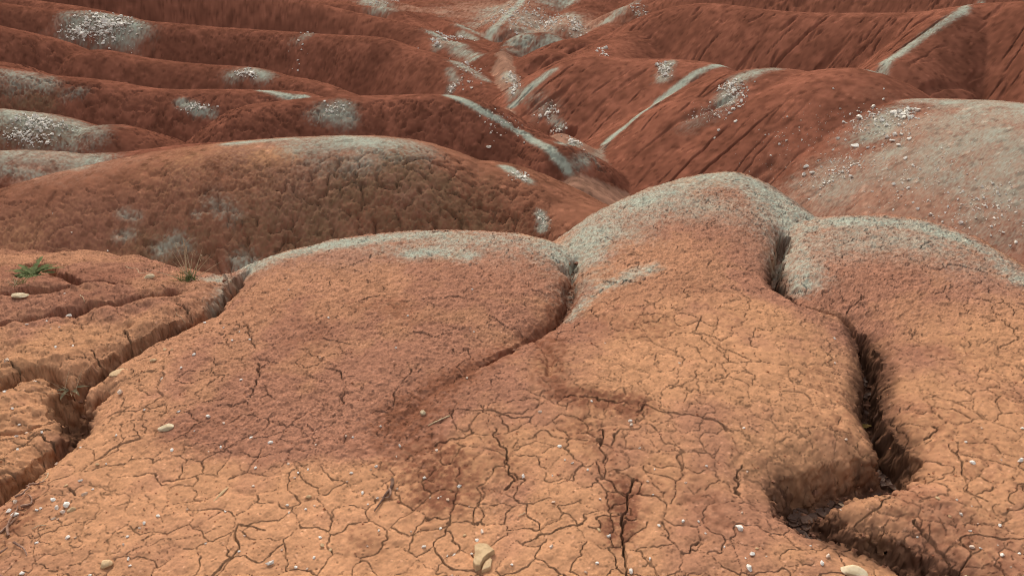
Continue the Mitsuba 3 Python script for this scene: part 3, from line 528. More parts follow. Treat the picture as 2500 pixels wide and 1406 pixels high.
def terrain(rows, cols):
    """One sheet of the terrain over the given rows (y) and columns (x over the width that grows with y): positions, owner of each point, clay colour."""
    NR, NC = len(rows), len(cols)
    Y = np.repeat(rows[:, None], NC, 1)
    X = cols[None, :] * (0.9 * np.maximum(Y, 0.2) + 0.66)
    # ridges on every second row and column, then a cubic spline between
    rs, cs = np.unique(np.r_[np.arange(0, NR, 2), NR - 1]), np.unique(np.r_[np.arange(0, NC, 2), NC - 1])
    xc, yc = X[np.ix_(rs, cs)].ravel(), Y[np.ix_(rs, cs)].ravel()
    zc = smax(-1.3 - 0.06 * np.minimum(yc, 40), -2.2 + 0.06 * (yc - 16), 0.5)
    best, which = zc.copy(), np.zeros(len(xc), int)
    for k, (name, (front, back, w, tip, crest)) in enumerate(RIDGES.items()):
        p = CRESTS[name]
        if p[:, 1].min() > rows[-1] + 3.5:
            continue
        z = ridge_height(xc, yc, p, front, back, w, tip)
        which[z > best] = k + 1
        best = np.maximum(best, z)
        zc = smax(zc, z, 0.05)
    shape = (len(rs), len(cs))
    gi, gj = np.meshgrid(np.interp(np.arange(NR), rs, np.arange(len(rs))), np.interp(np.arange(NC), cs, np.arange(len(cs))), indexing='ij')

    def up(a, order=1):
        return map_coordinates(np.asarray(a, float).reshape(shape), [gi, gj], order=order, mode='nearest')

    Z, ID = up(zc, 3), up(which, 0).astype(int)
    # the lobes in front, each a flat-topped mound with its own outline
    NL = int(np.searchsorted(rows, 5.6))
    if NL:
        xl, yl, zl = X[:NL].ravel(), Y[:NL].ravel(), Z[:NL].ravel()
        idl, topl = ID[:NL].ravel(), Z[:NL].ravel().copy()
        wob = (fbm(xl * 9, yl * 9, 3, 5) - 0.5) * 0.05
        for k, (name, (level, slope, soft, _)) in enumerate(LOBES.items()):
            pg = OUTLINES[name]
            shapely.prepare(pg)
            d, _ = cKDTree(np.array(pg.exterior.segmentize(0.02).coords)).query(np.stack([xl, yl], 1), workers=-1)
            d = np.where(shapely.contains_xy(pg, xl, yl), d, -d) + wob * (1.0 if name == 'W' else 0.35)
            z = level + 0.75 * slope * soft - slope * soft * np.logaddexp(0, -d / soft)
            if name == 'W':                                                       # the bank slopes away to the foot of the brown hill
                z = z - 0.28 * np.maximum(0, yl - 3.05)
            idl[z > topl] = len(RIDGES) + 1 + k
            topl = np.maximum(topl, z)
            zl = smax(zl, z, 0.10 if name == 'W' else 0.03)
        Z[:NL], ID[:NL] = zl.reshape(NL, NC), idl.reshape(NL, NC)
    LOBE = ID > len(RIDGES)
    gx = np.gradient(Z, axis=1) / np.gradient(X, axis=1)
    gy = np.gradient(Z, axis=0) / np.gradient(Y, axis=0) - gx * np.gradient(X, axis=0) / np.gradient(Y, axis=0)
    STEEP = np.hypot(gx, gy)
    x, y, z, lobe, steep = X.ravel(), Y.ravel(), Z.ravel(), LOBE.ravel(), STEEP.ravel()
    weight = lambda names: up(np.isin(np.array(NAMES), names)[ID[np.ix_(rs, cs)]].ravel().astype(float)).ravel()
    rill_w, clod_w, bank = weight(RILLED), weight(CLODDY), np.isin(np.array(NAMES), ['W'])[ID].ravel().astype(float)

    # undulation and crumbs
    z += (fbm(x * 1.3, y * 1.3, 3, 11) - 0.5) * np.where(lobe, 0.02, 0.025)
    z += (fbm(x * 5, y * 5, 3, 12) - 0.5) * 0.05 * bank
    area = np.where(y < 6.6, 0.06, 0.2) + np.where(y < 6.6, 0.25, 0.5) * smoothstep(0.42, 0.62, fbm(x * 0.8, y * 0.8, 3, 55))
    for hw, strength, pts in CLOD_PATCHES:
        d = line_distance(x, y, pts, hw * 2, 0.05)
        j = np.flatnonzero(np.isfinite(d))
        area[j] = np.maximum(area[j], strength * (1 - smoothstep(0.5, 2.0, d[j] / hw + (fbm(x[j] * 4, y[j] * 4, 3, 56) - 0.5) * 1.2)))
    crumbly = clod_w * smoothstep(0.2, 0.5, steep) * (0.35 + 0.65 * area)
    crust = 1 - smoothstep(1.9, 2.65, y + (fbm(x * 2, y * 2, 2, 13) - 0.5) * 1.6)        # relief of a hard dry crust in front, soft crumbly clay beyond it
    for lam, amp in ((0.22, 0.006), (0.11, 0.0045), (0.05, 0.0042), (0.024, 0.0036), (0.011, 0.0030), (0.0055, 0.0018)):
        on_lobe = np.where(bank > 0, 1.6 if lam > 0.02 else 0.9, (0.25 if lam > 0.04 else 0.42) + (1 - crust) * (0.55 if lam < 0.03 else 0.15))
        z += (noise(x / lam, y / lam, int(lam * 9999)) - 0.5) * 2 * amp * np.where(lobe, on_lobe, 0.28 + (0.35 if lam > 0.1 else 1.0) * crumbly)

    # drying cracks on the lobes
    crack = np.zeros(len(x))
    inside = np.abs(np.repeat(cols[None, :], NR, 0).ravel()) < 0.9
    m = np.flatnonzero(lobe & inside & (y > 1.0))
    if len(m):
        xm, ym = x[m], y[m]
        firm = np.maximum(crust[m], 0.75 * bank[m])
        patchy = np.clip(smoothstep(0.34, 0.58, fbm(xm * 2.6, ym * 2.6, 3, 77)) * 0.75 + 0.25 + 0.2 * firm, 0, 1)
        fade = np.maximum(smoothstep(0.30, 0.52, fbm(xm * 15, ym * 15, 2, 78)), 0.75 * firm)
        d1, e1 = crack_field(xm, ym, 0.080, 100, 0.92, 0.0012, 0.012, 0.024)
        d2, e2 = crack_field(xm, ym, 0.032, 200, 0.45, 0.0012, 0.009, 0.012)
        d3, e3 = crack_field(xm, ym, 0.19, 250, 0.35, 0.0024, 0.018, 0.06)
        z[m] += 0.0025 * firm * smoothstep(0, 0.02, e1)
        crack[m] = np.maximum(np.maximum(d1 * patchy, d2 * np.clip(1.15 - patchy, 0.25, 1)) * fade, d3 * (0.3 + 0.7 * fade))
    # clods on the steep red faces
    m = np.flatnonzero((clod_w > 0.02) & (y < 19) & inside & (steep > 0.12))
    if len(m):
        xm, ym, st = x[m], y[m], smoothstep(0.12, 0.4, steep[m]) * clod_w[m] * (0.12 + 0.88 * area[m])
        d1, e1 = crack_field(xm, ym, 0.13, 300, 0.7, 0.005, 0.030, 0.05)
        d2, e2 = crack_field(xm, ym, 0.055, 400, 0.6, 0.0035, 0.014, 0.022)
        d3, e3 = crack_field(xm, ym, 0.30, 450, 0.5, 0.013, 0.055, 0.10)
        z[m] += st * (0.008 * smoothstep(0, 0.04, e1) - np.maximum(np.maximum(d1, d2), d3 * smoothstep(7, 10, ym)))
    # rills running down the right-hand slopes
    m = np.flatnonzero((rill_w > 0.02) & (y > 5))
    if len(m):
        xm, ym, cut = x[m], y[m], 0
        for (ax, ay), lam, seed in (((-0.74, -0.67), 0.11, 1), ((-0.80, -0.60), 0.25, 2)):
            along, across = xm * ax + ym * ay, -xm * ay + ym * ax
            across = across + 0.14 * (fbm(xm * 1.1, ym * 1.1, 3, 60 + seed) - 0.5) + 0.03 * (noise(xm * 9, ym * 9, 66 + seed) - 0.5)
            n = noise(across / lam, along / (lam * 8), 70 + seed)
            present = smoothstep(0.46, 0.68, fbm(across / (lam * 1.5), along / (lam * 5), 2, 80 + seed))
            cut = np.maximum(cut, (0.032 if seed == 1 else 0.055) * (1 - smoothstep(0.0, 0.08, np.abs(n - 0.5))) * present)
        z[m] -= cut * smoothstep(0.2, 0.42, steep[m]) * rill_w[m] * (1 - smoothstep(2.2, 3.6, xm) * (ym < 9.2)) * np.clip(ym / 10, 0.6, 1.6)

    for px, py, radius, depth in HOLLOWS:
        d = np.hypot(x - px, (y - py) * 1.3) * (0.75 + 0.5 * fbm(x * 14, y * 14, 2, 25))
        z -= depth * (1 - smoothstep(0.55 * radius, radius, d))

    # gullies cut into the lobes
    drop = np.zeros(len(x))
    k = np.flatnonzero((y < 5.2) & (y > 0.9))
    if len(k):
        xk, yk = x[k], y[k]
        ragged = (fbm(xk * 12, yk * 12, 4, 21) - 0.5) * 1.9 + (noise(xk * 75, yk * 75, 22) - 0.5) * 0.4
        cutk = np.zeros(len(k))
        for hw, depth, flat, pts in GULLIES:
            d = line_distance(xk, yk, pts, hw * 3.4 + 0.03, 0.006)
            j = np.flatnonzero(np.isfinite(d))
            q = d[j] / hw + ragged[j] * 0.7
            cutk[j] = np.maximum(cutk[j], depth * (0.80 * (1 - smoothstep(0.30 + 0.3 * flat, 1.35, q)) + 0.20 * (1 - smoothstep(0.6, 3.0, q))))
        wx, wy = xk + (fbm(xk * 40, yk * 40, 2, 23) - 0.5) * 0.03, yk + (fbm(xk * 40, yk * 40, 2, 24) - 0.5) * 0.03
        for hw, depth, pts in MAJOR_CRACKS:
            d = line_distance(wx, wy, pts, 0.05, 0.004)
            j = np.flatnonzero(np.isfinite(d))
            crack[k[j]] = np.maximum(crack[k[j]], depth * (1 - smoothstep(0.2 * hw, 0.6 * hw, d[j])))
            cutk[j] = np.maximum(cutk[j], 0.005 * (1 - smoothstep(0, 0.04, d[j])))
        drop[k] = cutk
        z[k] -= cutk

    # what the clay is made of, with shade painted on gully walls and pits
    soil = np.stack([up(TABLE[ID[np.ix_(rs, cs)]][..., c].ravel()) for c in range(3)], -1).reshape(-1, 3)
    big, mid_n, small = fbm(x * 1.6, y * 1.6, 4, 1), fbm(x * 7, y * 7, 3, 2), fbm(x * 45, y * 45, 3, 3)
    grit = lattice(np.floor(x * 240).astype(np.int64), np.floor(y * 240).astype(np.int64), 4)
    rust = np.clip(smoothstep(0.40, 0.66, big * 0.6 + mid_n * 0.4) + np.where(lobe, 0.75 * (1 - crust) - 0.2, 0), 0, 1)[:, None]  # lobes also turn darker and browner with distance in y
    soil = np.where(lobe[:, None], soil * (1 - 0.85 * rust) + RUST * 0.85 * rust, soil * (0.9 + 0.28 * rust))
    soil = soil * (0.86 + 0.28 * mid_n)[:, None] * np.where(lobe, 0.70 + 0.40 * small + 0.20 * grit, 0.72 + 0.56 * fbm(x * 17, y * 17, 2, 6))[:, None]

    def layer(soil, specs, colour, edge, grain, seed):
        """A patch of another clay: its core is whole, its border breaks up into grains."""
        amount = np.zeros(len(x))
        for hw, strength, pts in specs:
            d = line_distance(x, y, pts, hw * 2.8, max(0.012, hw * 0.15))
            j = np.flatnonzero(np.isfinite(d))
            amount[j] = np.maximum(amount[j], strength * (1 - smoothstep(0.1, 2.7, d[j] / hw)))
        j = np.flatnonzero(amount > 0)
        n = (fbm(x[j] * 4, y[j] * 4, 4, seed) - 0.5) * edge + (noise(x[j] * 75, y[j] * 75, seed + 5) - 0.5) * grain + (grit[j] - 0.5) * grain * 0.5
        a = (smoothstep(0.10, 1.15, amount[j] + n) * np.minimum(1, amount[j] * 1.5))[:, None]
        soil[j] = soil[j] * (1 - a) + colour * (0.72 + 0.40 * small[j, None] + 0.16 * grit[j, None]) * a
        return soil

    soil = layer(soil, PINK_PATCHES, PINKISH, 0.9, 0.6, 500)
    soil = layer(soil, RUST_PATCHES, (RUST + BROWN) * 0.5, 1.0, 0.5, 505)
    soil = layer(soil, OLIVE_PATCHES, OLIVE, 0.9, 0.7, 510)
    soil = layer(soil, OCHRE_PATCHES, OCHRE * 0.85, 0.9, 0.7, 515)
    soil = layer(soil, DAMP_PATCHES, UMBER, 1.0, 0.9, 520)
    soil = layer(soil, GREY_BANDS, GREY, 0.8, 0.5, 540)
    soil = layer(soil, MUD_AND_WALL_SHADE, MUD_SHADE, 0.3, 0.3, 560)  # bed mud, plus shade painted onto the lower gully walls
    fleck = lattice(np.floor(x * 160).astype(np.int64), np.floor(y * 160).astype(np.int64), 9)
    soil = np.where(((fleck > 0.992) & lobe)[:, None], soil * 1.25 + 0.03, soil)              # pale grit
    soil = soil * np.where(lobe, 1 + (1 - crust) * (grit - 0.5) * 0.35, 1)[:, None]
    soil = np.where(((fleck < 0.02) & lobe)[:, None], soil * 0.6, soil)                       # dark crumbs
    pit = lattice(np.floor(x * 24).astype(np.int64), np.floor(y * 24).astype(np.int64), 15)
    soil = soil * np.where(~lobe & (pit < 0.07), 0.72, np.where(~lobe & (pit > 0.985), 1.3, 1.0))[:, None]      # painted shade of tiny pits, and pale crumbs, on the hills
    # positions, normals; crumbs stand out sideways from the gully walls
    P = np.stack([x, y, z], 1)

    def normals(p):
        g = p.reshape(NR, NC, 3)
        n = np.cross(np.gradient(g, axis=1), np.gradient(g, axis=0)).reshape(-1, 3)
        return n / np.linalg.norm(n, axis=1, keepdims=True)

    wall = np.flatnonzero(drop > 0.02)
    if len(wall):
        n = normals(P)[wall]
        P[wall] += n * (((meshkit.fbm(P[wall] * 30, 4, 31) - 0.45) * 0.040 + (meshkit.noise(P[wall] * 100, 32) - 0.5) * 0.011) * np.sqrt(1 - n[:, 2] ** 2))[:, None]
    N = normals(P)                                                               # the cracks are sheer cuts: their lips keep the surface's own normal
    P[:, 2] -= crack
    return dict(rows=rows, cols=cols, P=P, N=N, Z=P[:, 2].reshape(NR, NC), ID=ID, soil=np.clip(soil, 0.01, 0.8))


def spread(n, half):
    side = half + 0.0015 * (1.25 ** np.arange(1, 29) - 1) / 0.25
    return np.r_[-side[::-1], np.linspace(-half, half, n), side]


near = steps(1.15, 4.22, lambda y: min(0.66 * (0.9 * y + 0.66) ** 2 / 1160, 0.0023 * y))
far = steps(4.18, 19.0, lambda y: (0.0022 if y < 12 else 0.0030) * y)
far = np.r_[far, steps(far[-1] + 0.06, 34.0, lambda y: 0.006 * y)]
SHEETS = [terrain(np.r_[-8, -5, -3, -2, -1.2, -0.6, -0.1, 0.3, 0.6, 0.8, 0.95, 1.06, 1.12, near], spread(1360, 0.71)),
          terrain(np.r_[far, far[-1] * 1.10 ** np.arange(1, 28)], spread(730, 0.72))]


def ground(x, y):
    """The surface height at (x, y)."""
    shape = np.shape(x)
    x, y = np.atleast_1d(np.asarray(x, float)), np.atleast_1d(np.asarray(y, float))
    a = x / (0.9 * np.maximum(y, 0.2) + 0.66)
    z = [map_coordinates(s['Z'], [np.interp(y, s['rows'], np.arange(len(s['rows']))), np.interp(a, s['cols'], np.arange(len(s['cols'])))], order=1, mode='nearest') for s in SHEETS]
    return np.where(y < 4.2, z[0], z[1]).reshape(shape)


# ------------------------------------------------------------------ the terrain as meshes: one for each mound, hill and piece of ground
scene['soil'] = {'type': 'diffuse', 'reflectance': {'type': 'mesh_attribute', 'name': 'vertex_color'}}
TERRAIN = [
    ('ground', ['W'], 'cracked brown-red clay bank cut by narrow gullies at the left edge'),
    ('mound', ['A'], 'broad cracked ochre mound with white pebbles and a grey-green rim, left of centre'),
    ('mound_001', ['B', 'B2'], 'cracked ochre spur in the middle that ends in a grey-green knob'),
    ('mound_002', ['C'], 'rounded ochre mound with a pale rim on the right, beyond the winding gully'),
    ('hill', ['D'], 'large brown-red hill with a pale grey top behind the left mound'),
    ('hill_001', ['E'], 'red ridge with a narrow grey-green stripe running down to the central channel'),
    ('hill_002', ['F', 'F0'], 'red ridge behind the striped one, with a pale left end'),
    ('hill_003', ['H'], 'small hill at the left edge strewn with pale rubble'),
    ('hill_004', ['I'], 'low pale pink mound at the left edge below the rubble hill'),
    ('hill_005', ['G'], 'long dark red ridge, third from the top at the left edge'),
    ('hill_006', ['J', 'J2'], 'long red ridge with a heap of white rubble at its upper left'),
    ('hill_007', ['K'], 'farthest large red ridge at the upper left'),
    ('hill_008', ['L', 'L2', 'N0'], 'thin red spurs with grey tips at the top left of the valley'),
    ('hill_009', ['O'], 'little grey rocky knoll at the head of the channel'),
    ('channel', ['V', 'V2'], 'pale pinkish bed of the dry channel winding between the hills at the centre'),
    ('hill_010', ['P'], 'small round red hill to the right of the channel head'),
    ('hill_011', ['R'], 'red hill right of the channel with a grey-green stripe along its right side'),
    ('hill_012', ['S'], 'wide slope on the right, red with white rocks and pale pinkish clay'),
    ('hill_013', ['Q'], 'large rilled red hill at the upper right'),
    ('hill_014', ['U'], 'deeply rilled red slope at the right edge with a grey stripe on its spur'),
    ('hill_015', ['QB'], 'red slope along the top right edge behind the large rilled hill'),
    ('hill_016', ['N', 'N1', 'N2', 'NB', 'base'], 'far pale slopes streaked with grey-green at the top centre'),
]
for key, names, text in TERRAIN:
    v, f, n, c, at = [], [], [], [], 0
    for s in SHEETS:
        nc = s['ID'].shape[1]
        i, j = np.nonzero(np.isin(s['ID'][:-1, :-1], [NAMES.index(k) for k in names]))
        a = i * nc + j
        used, back = np.unique(np.stack([a, a + 1, a + nc + 1, a + nc], 1), return_inverse=True)
        q = back.reshape(-1, 4) + at
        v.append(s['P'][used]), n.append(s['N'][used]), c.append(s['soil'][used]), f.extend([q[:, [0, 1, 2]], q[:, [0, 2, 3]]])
        at += len(used)
    path = meshkit.write_ply((np.vstack(v), np.vstack(f)), color=np.vstack(c), normals=np.vstack(n))
    scene[key] = {'type': 'ply', 'filename': path, 'face_normals': False, 'bsdf': {'type': 'ref', 'id': 'soil'}}
    labels[key] = {'label': text, 'kind': 'structure'}


# ------------------------------------------------------------------ materials of the loose things
def speckled(a, b, scale):
    def fn(p, n, uv):
        t = mikit.fbm(p.x * scale, p.y * scale, p.z * scale, 3)
        return mikit.mix(a, b, mikit.smoothstep(0.25, 0.75, t))
    return mikit.proc(fn)


def matte(key, a, b, scale, rough=0.85):
    scene[key] = {'type': 'twosided', 'bsdf': {'type': 'principled', 'base_color': speckled(a, b, scale), 'roughness': rough, 'specular': 0.3}}


matte('white_stone', [.80, .78, .74], [.60, .55, .50], 130)
matte('dusty_stone', [.70, .60, .52], [.50, .34, .24], 90)
matte('chalk', [.82, .80, .75], [.62, .59, .53], 30)
matte('tan_stone', [.58, .42, .25], [.42, .28, .16], 90)
matte('cream_stone', [.62, .53, .38], [.46, .36, .23], 60)
matte('dry_stalk', [.58, .46, .31], [.42, .31, .20], 120)
matte('old_wood', [.20, .115, .080], [.11, .060, .045], 150)
matte('root_wood', [.36, .22, .16], [.20, .11, .08], 150)
matte('mud_skin', [.115, .062, .043], [.080, .043, .031], 60, 0.6)
matte('clod', [.25, .115, .068], [.16, .075, .048], 60)
matte('clay_lump', [.40, .17, .085], [.28, .11, .06], 90)
for key, a, b in (('green_leaf', [.22, .26, .125], [.14, .175, .08]), ('grass_green', [.22, .28, .11], [.14, .20, .07]), ('yellow_leaf', [.52, .36, .13], [.38, .24, .08]), ('dead_leaf', [.20, .17, .11], [.12, .10, .07]), ('pale_leaf', [.50, .38, .27], [.36, .25, .17])):
    scene[key] = {'type': 'principledthin', 'base_color': speckled(a, b, 60), 'roughness': 0.55, 'diff_trans': 0.6, 'spec_trans': 0.0}

# ------------------------------------------------------------------ makers
rng = np.random.default_rng(20)
taken = {}


def numbered(name):
    taken[name] = taken.get(name, -1) + 1
    return name if taken[name] == 0 else f'{name}_{taken[name]:03d}'


def thing(name, label, category, group=None):
    key = numbered(name)
    labels[key] = {'label': label, 'category': category, **({'group': group} if group else {})}
    return key


def part(holder, name, mesh, bsdf, smooth=40, **more):
    key = numbered(f'{holder}__{name}')
    scene[key] = mikit.ply(mesh, bsdf, smooth) if not isinstance(mesh, dict) else mesh
    if more:
        labels[key] = more
    return key


def rock_mesh(n, seed, flat=0.0):
    """An angular stone about one unit across: the hull of scattered points, its corners a little worn."""
    r = np.random.default_rng(seed)
    p = r.normal(size=(n, 3))
    p /= np.linalg.norm(p, axis=1, keepdims=True)
    p *= r.uniform(0.36, 0.52, (n, 1))
    p[:, 2] = np.clip(p[:, 2], -0.4, 0.5 - flat)
    h = ConvexHull(p)
    m = trimesh.Trimesh(p, h.simplices, process=True)
    m.fix_normals()
    return m


def worn_stone(length, width, height, seed, lumps=0.14):
    m = trimesh.creation.icosphere(3)
    v = m.vertices * 0.5
    v = v * (1 + lumps * 2 * (meshkit.fbm(v * 2.2 + seed * 7.3, 3, seed) - 0.5))[:, None]
    r = np.random.default_rng(seed)
    for _ in range(5):                                                             # a few broken faces
        d = r.normal(size=3)
        d /= np.linalg.norm(d)
        over = np.maximum(v @ d - r.uniform(0.33, 0.43), 0)
        v = v - over[:, None] * d * 0.85
    v = v + v * (0.05 * (meshkit.fbm(v * 9 + seed, 2, seed + 3) - 0.5))[:, None]
    return trimesh.Trimesh(v * [length, width, height], m.faces, process=False)


def tube(pts, radii, sides=6):
    p = np.asarray(pts, float)
    r = np.broadcast_to(radii, len(p)).astype(float)
    t = np.gradient(p, axis=0)
    t /= np.linalg.norm(t, axis=1, keepdims=True) + 1e-12
    a = np.cross(t, np.where(np.abs(t[:, 2:]) < 0.9, [0, 0, 1.0], [1.0, 0, 0]))
    a /= np.linalg.norm(a, axis=1, keepdims=True) + 1e-12
    b, ang = np.cross(t, a), np.arange(sides) * 2 * np.pi / sides
    v = (p[:, None] + r[:, None, None] * (np.cos(ang)[None, :, None] * a[:, None] + np.sin(ang)[None, :, None] * b[:, None])).reshape(-1, 3)
    f = []
    for i in range(len(p) - 1):
        for k in range(sides):
            q = [i * sides + k, i * sides + (k + 1) % sides, (i + 1) * sides + (k + 1) % sides, (i + 1) * sides + k]
            f += [[q[0], q[1], q[2]], [q[0], q[2], q[3]]]
    n = len(v)
    v = np.vstack([v, p[:1], p[-1:]])
    for k in range(sides):
        f += [[n, (k + 1) % sides, k], [n + 1, (len(p) - 1) * sides + k, (len(p) - 1) * sides + (k + 1) % sides]]
    return trimesh.Trimesh(v, f, process=False)


def on_ground(pts, lift):
    p = np.asarray(pts, float)
    return np.c_[p[:, :2], ground(p[:, 0], p[:, 1]) + lift]


def bent_line(a, b, n, wiggle, seed):
    r = np.random.default_rng(seed)
    a, b = np.asarray(a, float), np.asarray(b, float)
    t = np.linspace(0, 1, n)[:, None]
    side = np.array([-(b - a)[1], (b - a)[0]])
    return a + (b - a) * t + side * (wiggle * np.cumsum(r.normal(size=(n, 1)), 0) * np.sin(np.pi * t))


def leaf_mesh(length, width, lobes, lift, droop, seed, thick=0.0006):
    """A leaf along +x that rises and bends over, its edge cut into lobes, folded a little along the midrib."""
    r = np.random.default_rng(seed)
    n = 6 * max(lobes, 1) + 2
    s = np.linspace(0, 1, n)
    out = np.sin(np.pi * np.clip(s, 0, 1) ** 0.75) ** 0.8
    cut = 1.0 if not lobes else 0.42 + 0.58 * (1 - (s * lobes) % 1)
    w = width * np.maximum(0.06, out * cut) * r.uniform(0.85, 1.1, n)
    xx, zz = length * s * (1 - 0.12 * droop * s), length * (lift * s - droop * s ** 2)
    y_bend = length * r.uniform(-0.12, 0.12) * s ** 2
    wave = 0.12 * width * np.sin(s * 9 + r.uniform(0, 6))
    v = []
    for k in range(n):
        sweep = 0.35 * w[k]                                                       # lobes point back towards the base
        v += [[xx[k] - sweep, y_bend[k] + w[k], zz[k] + 0.35 * w[k] + wave[k]], [xx[k], y_bend[k], zz[k]], [xx[k] - sweep, y_bend[k] - w[k], zz[k] + 0.35 * w[k] - wave[k]]]
    f = []
    for k in range(n - 1):
        for c in (0, 1):
            q = [3 * k + c, 3 * k + c + 1, 3 * k + c + 4, 3 * k + c + 3]
            f += [[q[0], q[1], q[2]], [q[0], q[2], q[3]]]
    return trimesh.Trimesh(v, f, process=False)


def placed(mesh, at, angle, tilt=0.0, scale=1.0):
    m = mesh.copy()
    m.apply_scale(scale)
    m.apply_transform(trimesh.transformations.rotation_matrix(tilt, [0, 1, 0]))
    m.apply_transform(trimesh.transformations.rotation_matrix(angle, [0, 0, 1]))
    m.apply_translation(at)
    return m


# ------------------------------------------------------------------ mud plates that dried and curled on the gully bed, pieces of the ground
def mud_plates(line, half, cell, count):
    r = np.random.default_rng(7)
    bed = shapely.LineString(line).buffer(half)
    x0, y0, x1, y1 = bed.bounds
    gx, gy = np.meshgrid(np.arange(x0 - cell, x1 + cell, cell), np.arange(y0 - cell, y1 + cell, cell))
    p = np.stack([gx.ravel(), gy.ravel()], 1) + r.uniform(-0.42, 0.42, (gx.size, 2)) * cell
    vor = Voronoi(p)
    made = 0
    for k in r.permutation(len(p)):
        region = vor.regions[vor.point_region[k]]
        if not region or -1 in region or not bed.contains(shapely.Point(p[k])) or made >= count:
            continue
        g = shapely.Polygon(vor.vertices[region]).buffer(-cell * 0.07)
        if g.is_empty or g.geom_type != 'Polygon' or g.area < (0.3 * cell) ** 2:
            continue
        g = g.buffer(-cell * 0.06).buffer(cell * 0.06, quad_segs=2).segmentize(cell * 0.3)
        if g.is_empty or g.geom_type != 'Polygon':
            continue
        o = np.array(g.exterior.coords)[:-1]
        c = o.mean(0)
        base = float(ground(c[0], c[1]))
        gz = ground(o[:, 0], o[:, 1])
        if gz.max() - gz.min() > 0.022:
            continue
        curl, tip = r.uniform(0.001, 0.006), r.uniform(-0.10, 0.10, 2)
        plane = lambda q: base + 0.004 + (q - c) @ tip
        inner = c + (o - c) * 0.6
        n = len(o)
        v = np.vstack([np.c_[o, plane(o) + curl], np.c_[inner, plane(inner) + 0.0005], np.r_[c, plane(c)][None], np.c_[o, plane(o) + curl - 0.012]])
        f = []
        for i in range(n):
            j = (i + 1) % n
            f += [[i, j, n + j], [i, n + j, n + i], [n + i, n + j, 2 * n], [2 * n + 1 + i, 2 * n + 1 + j, j], [2 * n + 1 + i, j, i]]
        part('ground', 'mud_plate', trimesh.Trimesh(v, f, process=False), 'mud_skin', 35)
        made += 1


mud_plates(GULLIES[14][3], 0.030, 0.024, 80)
mud_plates(GULLIES[15][3], 0.048, 0.028, 60)
mud_plates(GULLIES[16][3], 0.050, 0.030, 110)

# ------------------------------------------------------------------ pebbles, stones and rocks
def scatter(name, spots, variants, bsdf, texts, category, group):
    plies = [mikit.ply(m, bsdf if isinstance(bsdf, str) else bsdf[k % len(bsdf)], 25) for k, m in enumerate(variants)]
    for k, (px, py, size) in enumerate(spots):
        r = np.random.default_rng(1000 + k)
        h = r.uniform(0.55, 0.8)
        key = thing(name, texts[k], category, group)
        scene[key] = {**plies[k % len(plies)], 'to_world': T().translate([px, py, float(ground(px, py)) + size * h * 0.26]).rotate([0, 0, 1], float(r.uniform(0, 360))).rotate([1, 0, 0], float(r.uniform(-20, 20))).scale([size * 1.2, size * r.uniform(0.72, 0.98), size * h * 1.1])}


# each pebble is told by the thing nearest to it, the side it lies on and its rank in size there
SIGNS = [('forked twig', SPOTS['fork'][3]), ('straight stick', SPOTS['stick_b']), ('split tan stone', SPOTS['split']), ('curved cream stone', STONES[1][1:3]), ('long tan stone', STONES[0][1:3]), ('flat sunken stone', STONES[2][1:3]),
         ('cream slab', STONES[3][1:3]), ('egg-shaped stone', STONES[4][1:3]), ('orange-tan stone by the bottom edge', STONES[5][1:3]), ('cream stone cut by the bottom edge', STONES[6][1:3]), ('grass tuft', SPOTS['tuft']), ('withered weed', SPOTS['dry']),
         ('wood splinter', SPOTS['chip_a']), ('bent tan chip', SPOTS['bent_a']), ('root tangle', SPOTS['root2']), ('pale leaf in the right gully', SPOTS['leaf3']), ('curled yellow leaf', SPOTS['leaf1']), ('end of the central gully', GULLIES[9][3][-1]),
         ('long vertical crack', MAJOR_CRACKS[1][2][3]), ('crooked crack', MAJOR_CRACKS[2][2][3]), ('grey-green knob', (1.75, 4.1)), ('oval beige stone', STONES[7][1:3])]
RANK = ['largest', 'second largest', 'third largest', 'fourth largest', 'fifth largest', 'sixth largest', 'seventh largest', 'eighth largest', 'ninth largest', 'tenth largest', 'eleventh largest', 'twelfth largest']


def told_apart(spots, what):
    at = np.array([s_[1] for s_ in SIGNS], float)
    seen = {}
    for k, (px, py, size) in enumerate(spots):
        d = (at - [px, py]) / [1.0, 1.4]
        n = int(np.argmin((d ** 2).sum(1)))
        dx, dy = px - at[n][0], (py - at[n][1]) / 1.4
        where = ('right of' if dx > 0 else 'left of') if abs(dx) > abs(dy) else ('beyond' if dy > 0 else 'below')
        seen.setdefault((n, where), []).append((-size, k))
    out = {}
    for (n, where), who in seen.items():
        for rank, (_, k) in enumerate(sorted(who)):
            out[k] = f'{RANK[min(rank, 11)] + " " if len(who) > 1 else ""}{what} {where} the {SIGNS[n][0]}'
    return out


angular = [rock_mesh(14 + k, 40 + k, 0.1) for k in range(10)]
scatter('pebble', PEBBLES, angular, ['white_stone', 'white_stone', 'dusty_stone'], told_apart(PEBBLES, 'white pebble'), 'pebble', 'white pebbles on the clay')
scatter('tan_pebble', TAN_PEBBLES, [worn_stone(1, 1, 1, 60 + k) for k in range(4)], 'tan_stone', told_apart(TAN_PEBBLES, 'tan pebble'), 'pebble', 'tan pebbles in the clay')

